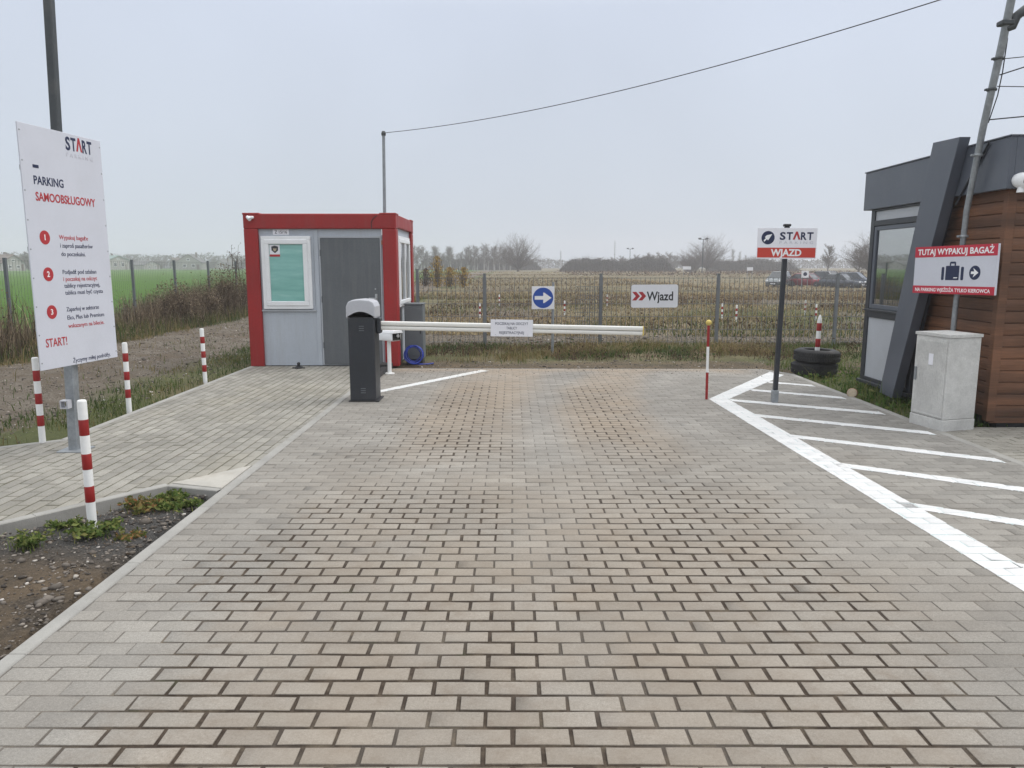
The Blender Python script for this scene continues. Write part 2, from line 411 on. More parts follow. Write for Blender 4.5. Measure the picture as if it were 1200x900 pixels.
class MB:
    def __init__(self):
        self.v, self.f = [], []
    def add(self, vs, fs):
        self.part = getattr(self, 'part', []) + [(vs, fs)]
        n = len(self.v); self.v += [tuple(p) for p in vs]; self.f += [tuple(i + n for i in q) for q in fs]
        return self
    def box(self, x0, x1, y0, y1, z0, z1, b=0.0, mtx=None):
        cx, cy, cz = (x0 + x1) / 2, (y0 + y1) / 2, (z0 + z1) / 2
        hx, hy, hz = abs(x1 - x0) / 2, abs(y1 - y0) / 2, abs(z1 - z0) / 2
        b = min(b, hx * 0.8, hy * 0.8, hz * 0.8)
        vs, fs = [], []
        S = [(sx, sy, sz) for sx in (-1, 1) for sy in (-1, 1) for sz in (-1, 1)]
        if b <= 0:
            ix = {s: i for i, s in enumerate(S)}
            vs = [(s[0] * hx, s[1] * hy, s[2] * hz) for s in S]
            for ax in range(3):
                o = [k for k in range(3) if k != ax]
                for sg in (-1, 1):
                    q = []
                    for a, c in ((-1, -1), (1, -1), (1, 1), (-1, 1)):
                        s = [0, 0, 0]; s[ax] = sg; s[o[0]] = a; s[o[1]] = c; q.append(ix[tuple(s)])
                    fs.append(q)
        else:
            ix = {}
            for s in S:
                for ax in range(3):
                    h = [hx - b, hy - b, hz - b]; h[ax] += b
                    ix[s, ax] = len(vs); vs.append((s[0] * h[0], s[1] * h[1], s[2] * h[2]))
                fs.append([ix[s, 0], ix[s, 1], ix[s, 2]])
            for ax in range(3):
                o = [k for k in range(3) if k != ax]
                for sg in (-1, 1):
                    q = []
                    for a, c in ((-1, -1), (1, -1), (1, 1), (-1, 1)):
                        s = [0, 0, 0]; s[ax] = sg; s[o[0]] = a; s[o[1]] = c; q.append(ix[tuple(s), ax])
                    fs.append(q)
                for a in (-1, 1):
                    for c in (-1, 1):
                        s0 = [0, 0, 0]; s0[o[0]] = a; s0[o[1]] = c; s1 = list(s0); s0[ax] = -1; s1[ax] = 1
                        s0, s1 = tuple(s0), tuple(s1)
                        fs.append([ix[s0, o[0]], ix[s1, o[0]], ix[s1, o[1]], ix[s0, o[1]]])
        T = Matrix.Translation((cx, cy, cz))
        if mtx is not None: T = mtx @ T
        return self.add([T @ Vector(p) for p in vs], fs)
    def prism(self, poly, a0, a1, axis='y', mtx=None):
        """poly of 2-D points extruded along axis from a0 to a1; poly axes: y->(x,z), x->(y,z), z->(x,y)"""
        n = len(poly)
        mk = {'y': lambda p, a: (p[0], a, p[1]), 'x': lambda p, a: (a, p[0], p[1]), 'z': lambda p, a: (p[0], p[1], a)}[axis]
        vs = [mk(p, a0) for p in poly] + [mk(p, a1) for p in poly]
        if mtx is not None: vs = [mtx @ Vector(p) for p in vs]
        fs = [tuple(range(n)), tuple(range(2 * n - 1, n - 1, -1))] + [(i, (i + 1) % n, n + (i + 1) % n, n + i) for i in range(n)]
        return self.add(vs, fs)
    def tube(self, pts, r, n=10, cap=True):
        pts = [Vector(p) for p in pts]
        rs = r if isinstance(r, (list, tuple)) else [r] * len(pts)
        rings = []
        up = None
        for i, p in enumerate(pts):
            d = (pts[min(i + 1, len(pts) - 1)] - pts[max(i - 1, 0)]).normalized()
            if up is None:
                up = Vector((0, 0, 1)) if abs(d.z) < 0.9 else Vector((0, 1, 0))
            u = d.cross(up)
            if u.length < 1e-4: u = d.cross(Vector((1, 0, 0)))
            u.normalize(); w = u.cross(d).normalized(); up = w
            rings.append([p + (u * math.cos(2 * math.pi * k / n) + w * math.sin(2 * math.pi * k / n)) * rs[i] for k in range(n)])
        vs = [q for g in rings for q in g]; fs = []
        for i in range(len(rings) - 1):
            for k in range(n):
                fs.append((i * n + k, i * n + (k + 1) % n, (i + 1) * n + (k + 1) % n, (i + 1) * n + k))
        if cap:
            fs.append(tuple(range(n))); fs.append(tuple((len(rings) - 1) * n + k for k in range(n)))
        return self.add(vs, fs)
    def lathe(self, prof, n=24, mtx=None, closed=False):
        """profile of (r, z) turned about z"""
        vs, fs = [], []
        for r, z in prof:
            for k in range(n):
                a = 2 * math.pi * k / n; vs.append((r * math.cos(a), r * math.sin(a), z))
        m = len(prof)
        for i in range(m if closed else m - 1):
            j = (i + 1) % m
            for k in range(n):
                fs.append((i * n + k, i * n + (k + 1) % n, j * n + (k + 1) % n, j * n + k))
        if not closed:
            fs.append(tuple(range(n))); fs.append(tuple((m - 1) * n + k for k in range(n)))
        if mtx is not None: vs = [mtx @ Vector(p) for p in vs]
        return self.add(vs, fs)
    def mesh(self, name, smooth=False, bevel=0.0):
        me = bpy.data.meshes.new(name)
        me.from_pydata(self.v, [], self.f)
        bm = bmesh.new(); bm.from_mesh(me)
        bmesh.ops.remove_doubles(bm, verts=bm.verts, dist=1e-6)
        bmesh.ops.recalc_face_normals(bm, faces=bm.faces)
        if bevel:
            es = [ed for ed in bm.edges if len(ed.link_faces) == 2 and ed.calc_face_angle(0) > 0.6]
            bmesh.ops.bevel(bm, geom=es, offset=bevel, segments=2, affect='EDGES', profile=0.5)
        bm.to_mesh(me); bm.free()
        if smooth:
            me.polygons.foreach_set('use_smooth', [True] * len(me.polygons))
            try: me.set_sharp_from_angle(angle=R(38))
            except Exception: pass
        return me
    def each(self, name, m, parent, **kw):
        """every piece added so far becomes a part of its own"""
        r = None
        for vs, fs in self.part:
            b = MB(); b.add(vs, fs); r = b.build(name, m, parent, **kw)
        return r
    def build(self, name, m, parent=None, world=True, smooth=False, bevel=0.0, base=None):
        return put(name, self.mesh(name, smooth, bevel), parent, m, world, base)

def frame3(o, u, n):
    """matrix whose x runs along u, y along world up-ish, z along the normal n"""
    u = Vector(u).normalized(); n = Vector(n).normalized(); v = n.cross(u).normalized()
    mt = Matrix.Identity(4)
    for i in range(3):
        mt[i][0], mt[i][1], mt[i][2], mt[i][3] = u[i], v[i], n[i], o[i]
    return mt

_fc = bpy.data.curves.new('lettering', 'FONT')
_fo = bpy.data.objects.new('lettering', _fc)
def text_mesh(s, bold=0.0, depth=0.01, spacing=1.0):
    C.objects.link(_fo)
    _fc.body = s; _fc.offset = bold; _fc.extrude = depth; _fc.space_character = spacing; _fc.resolution_u = 3
    bpy.context.view_layer.update()
    dg = bpy.context.evaluated_depsgraph_get()
    me = bpy.data.meshes.new_from_object(_fo.evaluated_get(dg))
    C.objects.unlink(_fo)
    return me

def write(parent, s, fr, x, y, h, m, w=None, bold=0.015, align='l', spacing=1.0, name='lettering'):
    """text with cap height h on the board frame fr at board coordinates (x, y); w squeezes it to that width"""
    me = text_mesh(s, bold, 0.001, spacing)
    n = len(me.vertices); a = np.zeros(n * 3); me.vertices.foreach_get('co', a); a = a.reshape(-1, 3)
    x0, x1 = a[:, 0].min(), a[:, 0].max()
    sy = h / 0.69
    sx = sy if w is None else w / (x1 - x0)
    a[:, 0] = (a[:, 0] - x0) * sx; a[:, 1] *= sy
    ww = (x1 - x0) * sx
    a[:, 0] += x - (ww / 2 if align == 'c' else (ww if align == 'r' else 0)); a[:, 1] += y
    z = a[:, 2]; a[:, 2] = np.where(z > 0, 0.0016, -0.002)
    me.vertices.foreach_set('co', a.ravel())
    me.transform(fr)
    return put(name, me, parent, m, True)

def plate(parent, polys, fr, m, name, z0=-0.002, z1=0.0016):
    b = MB()
    for p in polys: b.prism(p, z0, z1, 'z', fr)
    return b.build(name, m, parent)

def circ(cx, cy, r, n=28):
    return [(cx + r * math.cos(2 * math.pi * k / n), cy + r * math.sin(2 * math.pi * k / n)) for k in range(n)]

def arrow(cx, cy, l, t, head, ang=0.0):
    """arrow outline pointing along ang, total length l, shaft thickness t, head size"""
    p = [(-l / 2, -t / 2), (l / 2 - head * 0.62, -t / 2), (l / 2 - head * 0.8, -head * 0.55), (l / 2, 0), (l / 2 - head * 0.8, head * 0.55), (l / 2 - head * 0.62, t / 2), (-l / 2, t / 2)]
    c, s = math.cos(ang), math.sin(ang)
    return [(cx + a * c - b * s, cy + a * s + b * c) for a, b in p]

def start_logo(parent, fr, x, y, w, h):
    """the five letters, the A a red chevron without its bar, and the pale second line"""
    k = w / 5.0
    write(parent, 'S', fr, x, y, h, M['navy'], k * 0.86, 0.03)
    write(parent, 'T', fr, x + k * 1.0, y, h, M['navy'], k * 0.92, 0.03)
    a0 = x + k * 1.93; aw = k * 1.15; t = k * 0.30
    plate(parent, [[(a0, y), (a0 + t, y), (a0 + aw / 2, y + h * 0.72), (a0 + aw - t, y), (a0 + aw, y), (a0 + aw / 2 + t * 0.45, y + h * 1.12), (a0 + aw / 2 - t * 0.45, y + h * 1.12)]], fr, M['red_print'], 'chevron')
    write(parent, 'R', fr, x + k * 3.12, y, h, M['navy'], k * 0.86, 0.03)
    write(parent, 'T', fr, x + k * 4.05, y, h, M['navy'], k * 0.92, 0.03)
    write(parent, 'PARKING', fr, x, y - h * 0.58, h * 0.34, M['grey_print'], w, 0.0, spacing=1.6)

# ------------------------------------------------------------------ ground sheet
def zones(x, y):
    j = (fbm(x, y, 2.2, 3) - 0.5) * 1.6
    j2 = (fbm(x, y, 0.7, 11) - 0.5) * 0.9
    xj, yj = x + j + j2 * 0.5, y + j * 0.9 + j2 * 0.5
    left = sst(-3.9, -4.3, x)
    crop = sst(-10.3, -10.9, x + j * 0.4) * sst(5, 9, y)
    track_l = sst(-9.0, -8.4, xj) * sst(-5.1, -5.7, xj)
    bed = (x < -2.1) & (y < 5.9) & (x > -14)
    # ahead of the paving
    dirt = sst(11.4, 12.0, y) * sst(13.5, 12.7, yj) * sst(-2.6, -1.6, x)
    strip = sst(12.7, 13.4, yj) * sst(16.3, 15.9, y + j2 * 0.4)
    gtr = 0.9 * sst(16.0, 16.5, y + j2 * 0.4) * sst(18.9, 18.1, yj) * sst(-3.5, -2, x)
    gravel = np.maximum(track_l * (x < -4.0), gtr)
    
    bare = sst(0.55, 0.68, fbm(x, y, 6.0, 31)) * sst(18, 20, y) * sst(70, 35, y) * sst(-3.5, -2, x)
    gravel = np.maximum(gravel, bare * 0.8)
    soil = np.maximum(dirt * 0.8, 0.0)
    soil = np.where(bed, 1.0, soil); coal = bed * sst(3.6, 4.3, y + j2 * 1.2 - (x + 2.2) * -0.35)
    soil = np.maximum(soil, sst(0.58, 0.72, fbm(x, y, 1.3, 77)) * track_l * (x < -4) * 0.6)
    green = strip * 0.75 * sst(0.35, 0.6, fbm(x, y, 1.6, 5))
    green = np.maximum(green, left * (1 - crop) * sst(0.30, 0.6, fbm(x, y, 1.8, 8)) * 0.8)
    green = np.maximum(green, ((x > 4.2) & (y > 7.4) & (y < 12)) * 0.8)
    green = np.maximum(green, sst(0.5, 0.66, fbm(x, y, 9.0, 41)) * sst(18, 21, y) * sst(60, 30, y) * 0.7)
    return np.clip(gravel, 0, 1), np.clip(soil, 0, 1), np.clip(green, 0, 1), np.clip(crop, 0, 1), np.clip(coal, 0, 1)

def inside_paved(x, y):
    road = (x > -2.25) & (x < 4.40) & (y < 12.05)
    walk = (x > -4.36) & (x < -2.0) & (y < 12.45) & (y > 6.9)
    d1 = (x + 4.28) * 0.590 + (y - 6.98) * -0.807       # south-east of the back edge
    walk2 = (y <= 7.0) & (d1 > -0.05) & ((x + 2.58) * -0.786 + (y - 5.55) * 0.617 > -0.10) & (x < -2.0)
    right = (x > 4.2) & (y < 7.5)
    return road | walk | walk2 | right

def ground_z(x, y):
    z = -0.035 + (fbm(x, y, 3.0, 21) - 0.5) * 0.10 + (fbm(x, y, 0.5, 23) - 0.5) * 0.035
    z = z + sst(-3.9, -5.2, x) * 0.02 - ((x > -9) & (x < -5.4)) * 0.03 * sst(0.4, 0.6, vnoise(x * 3, y * 0.4, 1.4, 9))
    bed = (x < -2.1) & (y < 6.0) & (x > -8)
    z = np.where(bed, -0.055 + (fbm(x, y, 0.6, 51) - 0.5) * 0.06 + sst(-2.6, -4.2, x) * 0.03, z)
    z = np.where(inside_paved(x, y), -0.16, z)
    far = sst(25, 60, y)
    z = z + far * (fbm(x, y, 18, 61) - 0.5) * 0.35
    z = z - 0.60 * sst(40, 72, y) * sst(12, 22, x) * sst(140, 110, y)
    return z

def build_ground():
    xs = np.concatenate([np.linspace(-440, -40, 26), np.linspace(-36, -15, 24), np.arange(-14.6, 14.2, 0.10), np.linspace(14.6, 40, 30), np.linspace(44, 440, 28)])
    ys = np.concatenate([np.linspace(-70, -5, 14), np.arange(-4, 22, 0.10), np.linspace(22.3, 60, 70), np.linspace(62, 460, 60)])
    X, Y = np.meshgrid(xs, ys)
    Z = ground_z(X, Y)
    nx, ny = len(xs), len(ys)
    co = np.stack([X, Y, Z], -1).reshape(-1, 3)
    i = np.arange(nx * ny).reshape(ny, nx)
    q = np.stack([i[:-1, :-1], i[:-1, 1:], i[1:, 1:], i[1:, :-1]], -1).reshape(-1, 4)
    me = np_mesh('ground', co, q)
    for nme, a in zip(('gravel', 'soil', 'green', 'crop', 'cinder'), zones(co[:, 0], co[:, 1])):
        add_attr(me, nme, a)
    me.polygons.foreach_set('use_smooth', [True] * len(me.polygons))
    o = put('ground', me, None, M['ground'])
    tag(o, kind='structure')

def np_mesh(name, co, faces):
    k = faces.shape[1]
    me = bpy.data.meshes.new(name)
    me.vertices.add(len(co)); me.vertices.foreach_set('co', np.ascontiguousarray(co, dtype=np.float32).ravel())
    me.loops.add(faces.size); me.loops.foreach_set('vertex_index', np.ascontiguousarray(faces, dtype=np.int32).ravel())
    me.polygons.add(len(faces)); me.polygons.foreach_set('loop_start', np.arange(0, faces.size, k, dtype=np.int32))
    me.update(calc_edges=True); me.validate()
    return me

def add_attr(me, name, val):
    a = me.attributes.new(name, 'FLOAT', 'POINT')
    a.data.foreach_set('value', np.ascontiguousarray(val, dtype=np.float32))

build_ground()

# ------------------------------------------------------------------ pavers
def xl(y): return -0.50 + 0.50 * np.clip((y - 8) / 4, 0, None) ** 2
def xr(y): return 1.02 + 0.85 * np.clip((y - 8) / 4, 0, None) ** 2

def road_dirt(x, y):
    j = (fbm(x, y, 0.8, 101) - 0.5) * 0.8
    xj = x + j
    near = sst(-1.95, -1.45, xj) * sst(2.15, 1.55, xj) * sst(4.7, 4.2, y + j)
    near = near * (1 - 0.75 * np.exp(-((x - 0.12) / 0.17) ** 2) * sst(3.3, 4.2, y))
    mid = (sst(-1.5, -1.2, xj) * sst(0.02, -0.10, x) + sst(0.35, 0.6, x) * sst(2.1, 1.6, xj)) * sst(3.6, 4.2, y + j * .3) * sst(5.7, 5.0, y + j)
    tl = np.exp(-((xj - xl(y)) / 0.42) ** 4) + 0.6 * np.exp(-((xj + 1.15) / 0.25) ** 2) * sst(9, 8, y)
    tr = np.exp(-((xj - xr(y)) / 0.42) ** 4)
    far = np.maximum(tl, tr) * sst(5.4, 6.6, y + j) * sst(11.0, 10.0, y + j)
    soft = 0.35 * sst(0.45, 0.7, fbm(x, y, 0.9, 107)) * sst(-2.0, -1.2, x) * sst(2.4, 1.6, x)
    d = np.clip(np.maximum.reduce([near, mid, far, soft]), 0, 1)
    return d * (0.66 + 0.34 * sst(0.3, 0.6, fbm(x, y, 0.35, 113)))

def road_tan(x, y):
    j = (fbm(x, y, 0.9, 131) - 0.5) * 0.7
    j3 = (fbm(x, y, 2.5, 133) - 0.5) * 0.35
    t = np.maximum(np.exp(-((x + j3 - xl(y)) / 0.64) ** 4), np.exp(-((x + j3 - xr(y)) / 0.56) ** 4)) * sst(4.5, 8.5, y)
    t = np.maximum(t * 0.62, sst(11.3, 12.0, y + j * 0.6) * 0.8 * sst(4.2, 3.2, x))
    t = np.maximum(t, 0.43 * sst(-2.0, -0.8, x + j) * sst(2.6, 1.0, x + j) * sst(8, 3, y))
    t = t + 0.10 * sst(0.5, 0.7, fbm(x, y, 1.4, 137))
    t = np.maximum(t, 0.10 * sst(4.2, 2.2, x))
    return np.clip(t * (0.88 + 0.35 * (fbm(x, y, 0.3, 139) - 0.5) * 2), 0, 0.85)

def none(x, y): return np.zeros_like(np.asarray(x, float))

def paving_mesh(x0, x1, y0, y1, dirt_fn=none, tan_fn=none, along='x', L_=0.208, W_=0.1035, jc=0.0016, jd=0.0074, z=0.0, seed=1, phase=0.0):
    """running-bond pavers as one welded sheet: every paver a chamfered raised top, joints sunk between them"""
    r = random.Random(seed)
    swap = along == 'y'
    if swap: x0, x1, y0, y1 = y0, y1, x0, x1
    h = L_ / 2
    rows = int(math.ceil((y1 - y0) / W_)); cols = int(math.ceil((x1 - x0) / L_)) + 1
    V, F, J, RN = [], [], [], []
    lat = {}
    cen = []
    for ri in range(rows):
        for ci in range(cols):
            k0 = ci * 2 + (ri % 2) - 1
            cen.append((x0 + phase + (k0 + 1) * h, y0 + (ri + 0.5) * W_))
    cen = np.array(cen)
    D = dirt_fn(cen[:, 1], cen[:, 0]) if swap else dirt_fn(cen[:, 0], cen[:, 1])
    n = 0
    for ri in range(rows):
        for ci in range(cols):
            k0 = ci * 2 + (ri % 2) - 1
            d = float(D[n]); n += 1
            rn = r.random()
            cell = [(k0, ri), (k0 + 1, ri), (k0 + 2, ri), (k0 + 2, ri + 1), (k0 + 1, ri + 1), (k0, ri + 1)]
            bi = []
            for kk, rr in cell:
                key = (kk, rr)
                if key not in lat:
                    lat[key] = len(V)
                    V.append((x0 + phase + kk * h, y0 + rr * W_, z - 0.003 - 0.003 * d)); J.append(1.0); RN.append(0.5)
                bi.append(lat[key])
            bx0, bx1 = x0 + phase + k0 * h, x0 + phase + (k0 + 2) * h
            by0, by1 = y0 + ri * W_, y0 + (ri + 1) * W_
            jj = jc + (jd - jc) * d + r.uniform(-.0006, .0006)
            dx, dy = r.gauss(0, .0008), r.gauss(0, .0006)
            tz = [r.gauss(0, .0006) for _ in range(3)]
            rot = r.gauss(0, .0035)
            cx, cy = (bx0 + bx1) / 2, (by0 + by1) / 2
            def ring(ins, zz, jv):
                ids = []
                for fx, fy in ((0, 0), (.5, 0), (1, 0), (1, 1), (.5, 1), (0, 1)):
                    px = (bx0 + ins) * (1 - fx) + (bx1 - ins) * fx; py = (by0 + ins) * (1 - fy) + (by1 - ins) * fy
                    qx, qy = px - cx, py - cy
                    px += r.gauss(0, .0011) * (jv < .9); py += r.gauss(0, .0009) * (jv < .9)
                    ids.append(len(V))
                    V.append((px + dx - rot * qy, py + dy + rot * qx, zz + (tz[0] + tz[1] * qx * 11 + tz[2] * qy * 18 if jv < 0.9 else 0)))
                    J.append(jv); RN.append(rn)
                return ids
            A = ring(jj, z - 0.003 - 0.003 * d, 1.0)
            B = ring(jj + 0.0012, z - 0.001, 0.45)
            Cc = ring(jj + 0.0042, z + 0.0006, 0.0)
            for a, b in ((bi, A), (A, B), (B, Cc)):
                for k in range(6):
                    F.append((a[k], a[(k + 1) % 6], b[(k + 1) % 6], b[k]))
            F.append((Cc[0], Cc[1], Cc[4], Cc[5])); F.append((Cc[1], Cc[2], Cc[3], Cc[4]))
    co = np.array(V)
    if swap: co = co[:, [1, 0, 2]]
    F = np.array(F)
    if swap: F = F[:, ::-1]
    me = np_mesh('pavers', co, F)
    add_attr(me, 'joint', J); add_attr(me, 'rnd', RN)
    add_attr(me, 'dirt', dirt_fn(co[:, 0], co[:, 1])); add_attr(me, 'tan', tan_fn(co[:, 0], co[:, 1]))
    return me

def clip_mesh(me, poly, dz=0.0):
    """keep what lies inside a convex counter-clockwise polygon"""
    bm = bmesh.new(); bm.from_mesh(me)
    for i in range(len(poly)):
        a, b = poly[i], poly[(i + 1) % len(poly)]
        nrm = Vector((b[1] - a[1], -(b[0] - a[0]), 0)).normalized()
        bmesh.ops.bisect_plane(bm, geom=bm.verts[:] + bm.edges[:] + bm.faces[:], dist=1e-5, plane_co=(a[0], a[1], 0), plane_no=nrm, clear_outer=True)
    if dz: bmesh.ops.translate(bm, verts=bm.verts, vec=(0, 0, dz))
    out = bpy.data.meshes.new('clipped'); bm.to_mesh(out); bm.free()
    return out

RX0, RX1, RY0, RY1 = -2.08, 4.25, -3.0, 12.0
road_src = paving_mesh(RX0 - 0.1, RX1 + 0.3, RY0, RY1 + 0.15, road_dirt, road_tan)
road = put('road', clip_mesh(road_src, [(RX0, RY0), (RX1, RY0), (RX1, 11.45), (3.95, 11.95), (RX0, 12.02)]), None, M['road'])
tag(road, kind='structure')

def paint(name, poly, label=None):
    me = clip_mesh(road_src, poly, 0.0022)
    o = put(name, me, road, M['road_paint'])
    if label: o['label'] = label
    return o
paint('painted_edge_line', [(2.62, 3.55), (2.84, 3.55), (2.70, 9.22), (2.46, 9.24)], 'long broad white painted line')
paint('painted_edge_line', [(2.465, 9.246), (2.705, 9.226), (4.14, 11.31), (4.04, 11.66)], 'broad white line slanting to the far kerb')
paint('painted_edge_line', [(2.66, -1.5), (2.88, -1.5), (2.84, 3.545), (2.62, 3.545)])
for k, (ya, yb, w) in enumerate([(10.62, 10.28, 0.16), (9.93, 9.31, 0.17), (9.16, 8.32, 0.18), (8.20, 7.30, 0.17), (7.18, 6.24, 0.165), (6.12, 5.16, 0.165), (5.06, 4.10, 0.165), (4.00, 3.04, 0.165)]):
    xa = 2.71 + max(0, (ya - 9.22)) * 0.66 + (0.02 if ya > 9.3 else 0)
    paint('painted_hatch_line', [(xa, ya - w / 2), (4.18, yb - w / 2), (4.18, yb + w / 2), (xa, ya + w / 2)])
paint('painted_stop_line', [(-1.80, 9.62), (-0.36, 11.80), (-0.50, 11.88), (-1.80, 9.86)], 'white line slanting from barrier to paving end')

# side paving to the right of the flush kerb
side = paving_mesh(4.0, 9.5, -3.0, 7.62, lambda x, y: 0.3 * sst(0.4, 0.7, fbm(x, y, 0.8, 7)), none, seed=5, phase=0.05)
o = put('pavement', clip_mesh(side, [(4.335, -2.9), (9.4, -2.9), (9.4, 7.58), (4.335, 7.58)]), None, M['walk'])
tag(o, kind='structure')

# sidewalk with pavers laid lengthwise
wd = lambda x, y: 0.15 + 0.5 * sst(0.42, 0.7, fbm(x, y, 1.0, 17))
wtan = lambda x, y: 0.25 * sst(0.5, 0.75, fbm(x, y, 0.8, 19))
wsrc = paving_mesh(-7.6, -2.0, 1.6, 12.45, wd, wtan, along='y', jc=0.0030, jd=0.0052, seed=9)
pa = clip_mesh(wsrc, [(-4.25, 6.98), (-2.13, 6.98), (-2.13, 12.36), (-4.25, 12.36)])
pb = clip_mesh(wsrc, [(-7.4, 4.70), (-5.43, 2.0), (-2.585, 5.555), (-2.13, 6.12), (-2.13, 6.98), (-4.25, 6.98)])
bm = bmesh.new(); bm.from_mesh(pa); bm.from_mesh(pb)
bmesh.ops.remove_doubles(bm, verts=bm.verts, dist=2e-4)
me = bpy.data.meshes.new('sidewalk'); bm.to_mesh(me); bm.free()
o = put('sidewalk', me, None, M['walk']); tag(o, kind='structure')

def kerb(name, pts, w, zt, zb, seg=1.0, m='kerb'):
    """concrete edging lofted along a polyline, with a notch at each 1 m unit joint"""
    st = []
    for a, b in zip(pts[:-1], pts[1:]):
        a, b = Vector(a), Vector(b); l = (b - a).length; k = max(1, int(round(l / seg)))
        u = (b - a).normalized()
        for i in range(k):
            s0, s1 = l * i / k, l * (i + 1) / k
            st += [(a + u * (s0 + .001), 0.001, -.004), (a + u * (s0 + .004), 0, 0), (a + u * (s1 - .004), 0, 0), (a + u * (s1 - .001), 0.001, -.004)]
    B = MB(); vs, fs = [], []
    for i, (p, ins, dz) in enumerate(st):
        d = (st[min(i + 1, len(st) - 1)][0] - st[max(i - 1, 0)][0]).normalized(); nx, ny = -d.y, d.x
        hw = w / 2 - ins; c = 0.006
        for o_, z_ in ((-hw, zb), (-hw, zt - c + dz), (-hw + c, zt + dz), (hw - c, zt + dz), (hw, zt - c + dz), (hw, zb)):
            vs.append((p.x + nx * o_, p.y + ny * o_, z_))
    for i in range(len(st) - 1):
        for k in range(5):
            fs.append((i * 6 + k, i * 6 + k + 1, i * 6 + 6 + k + 1, i * 6 + 6 + k))
    B.add(vs, fs)
    o = B.build(name, M[m]); tag(o, kind='structure')
    return o
kerb('kerb', [(-2.125, -3.0, 0), (-2.125, 9.0, 0), (-2.125, 11.95, 0)], 0.08, 0.004, -0.2)
kerb('kerb', [(4.2925, -3.0, 0), (4.2925, 11.45, 0)], 0.088, 0.003, -0.2)
kerb('kerb', [(-4.29, 12.3, 0), (-4.29, 7.0, 0), (-7.45, 4.68, 0)], 0.07, 0.006, -0.2)
kerb('kerb', [(-5.46, 1.96, 0), (-2.62, 5.52, 0)], 0.075, 0.008, -0.25)
kerb('kerb', [(-2.60, 5.515, 0), (-2.17, 5.385, 0)], 0.06, 0.006, -0.2)
kerb('kerb', [(-2.08, 12.06, 0), (3.98, 11.99, 0)], 0.07, -0.004, -0.2)
kerb('kerb', [(3.99, 11.985, 0), (4.29, 11.47, 0)], 0.06, 0.002, -0.2)
b = MB(); b.prism([(-2.60, 5.555), (-2.17, 5.42), (-2.168, 6.06)], -0.1, 0.010, 'z')
o = b.build('ramp_slab', M['slab'], bevel=0.006); tag(o, kind='structure')

# ------------------------------------------------------------------ grass, weeds, stones (numpy)
def blades(px, py, pz, h, w, lean=0.35, rnd=None, segs=2, droop=0.2, spread=None):
    n = len(px)
    az = rng.uniform(0, 2 * math.pi, n); la = az + rng.normal(0, 0.6, n) + math.pi / 2
    ln = np.abs(rng.normal(0, lean, n)) * h
    tx, ty = np.cos(la) * ln, np.sin(la) * ln
    wx, wy = np.cos(az) * w * 0.5, np.sin(az) * w * 0.5
    rows = []
    for s in range(segs):
        t = s / segs
        k = (1 - t * 0.55)
        z = pz + h * t
        rows.append(np.stack([px + tx * t * t - wx * k, py + ty * t * t - wy * k, z], -1))
        rows.append(np.stack([px + tx * t * t + wx * k, py + ty * t * t + wy * k, z], -1))
    rows.append(np.stack([px + tx, py + ty, pz + h * (1 - droop * np.abs(rng.normal(0, 1, n)).clip(0, 2) * 0.5)], -1))
    m = 2 * segs + 1
    co = np.stack(rows, 1).reshape(-1, 3)
    b = np.arange(n)[:, None] * m
    fs = []
    for s in range(segs - 1):
        fs.append(np.concatenate([b + 2 * s, b + 2 * s + 1, b + 2 * s + 3], 1))
        fs.append(np.concatenate([b + 2 * s, b + 2 * s + 3, b + 2 * s + 2], 1))
    fs.append(np.concatenate([b + 2 * segs - 2, b + 2 * segs - 1, b + 2 * segs], 1))
    F = np.concatenate(fs, 0)
    if rnd is None: rnd = rng.uniform(0, 1, n)
    return co, F, np.repeat(rnd, m)

def leaves(px, py, pz, s, rnd=None, flat=0.0):
    n = len(px)
    a = rng.normal(0, 1, (n, 3)); a[:, 2] *= 1 - flat; a /= np.linalg.norm(a, axis=1)[:, None]
    c = rng.normal(0, 1, (n, 3)); c[:, 2] *= 1 - flat
    b_ = np.cross(a, c); b_ /= np.linalg.norm(b_, axis=1)[:, None] + 1e-9
    p = np.stack([px, py, pz], -1); s = np.asarray(s)[:, None] if np.ndim(s) else s
    co = np.stack([p - a * s, p + b_ * s * 0.45, p + a * s, p - b_ * s * 0.45], 1).reshape(-1, 3)
    i = np.arange(n)[:, None] * 4
    F = np.concatenate([np.concatenate([i, i + 1, i + 2], 1), np.concatenate([i, i + 2, i + 3], 1)], 0)
    if rnd is None: rnd = rng.uniform(0, 1, n)
    return co, F, np.repeat(rnd, 4)

def merge(parts):
    co, F, rn, k = [], [], [], 0
    for c, f, r_ in parts:
        co.append(c); F.append(f + k); rn.append(r_); k += len(c)
    return np.concatenate(co), np.concatenate(F), np.concatenate(rn)

def veg(name, parts, m, parent=None, kind=None, base=None, label=None):
    co, F, rn = merge(parts)
    me = np_mesh(name, co, F); add_attr(me, 'rnd', np.clip(rn, 0, 1))
    o = put(name, me, parent, m, True if (base is not None or parent is not None) else False, base)
    if kind: tag(o, label, None, None, kind)
    return o

def scatter(n, x0, x1, y0, y1, dens=None):
    x = rng.uniform(x0, x1, n); y = rng.uniform(y0, y1, n)
    if dens is not None:
        k = rng.uniform(0, 1, n) < dens(x, y); x, y = x[k], y[k]
    return x, y
npv = lambda x, y: ~inside_paved(x, y)

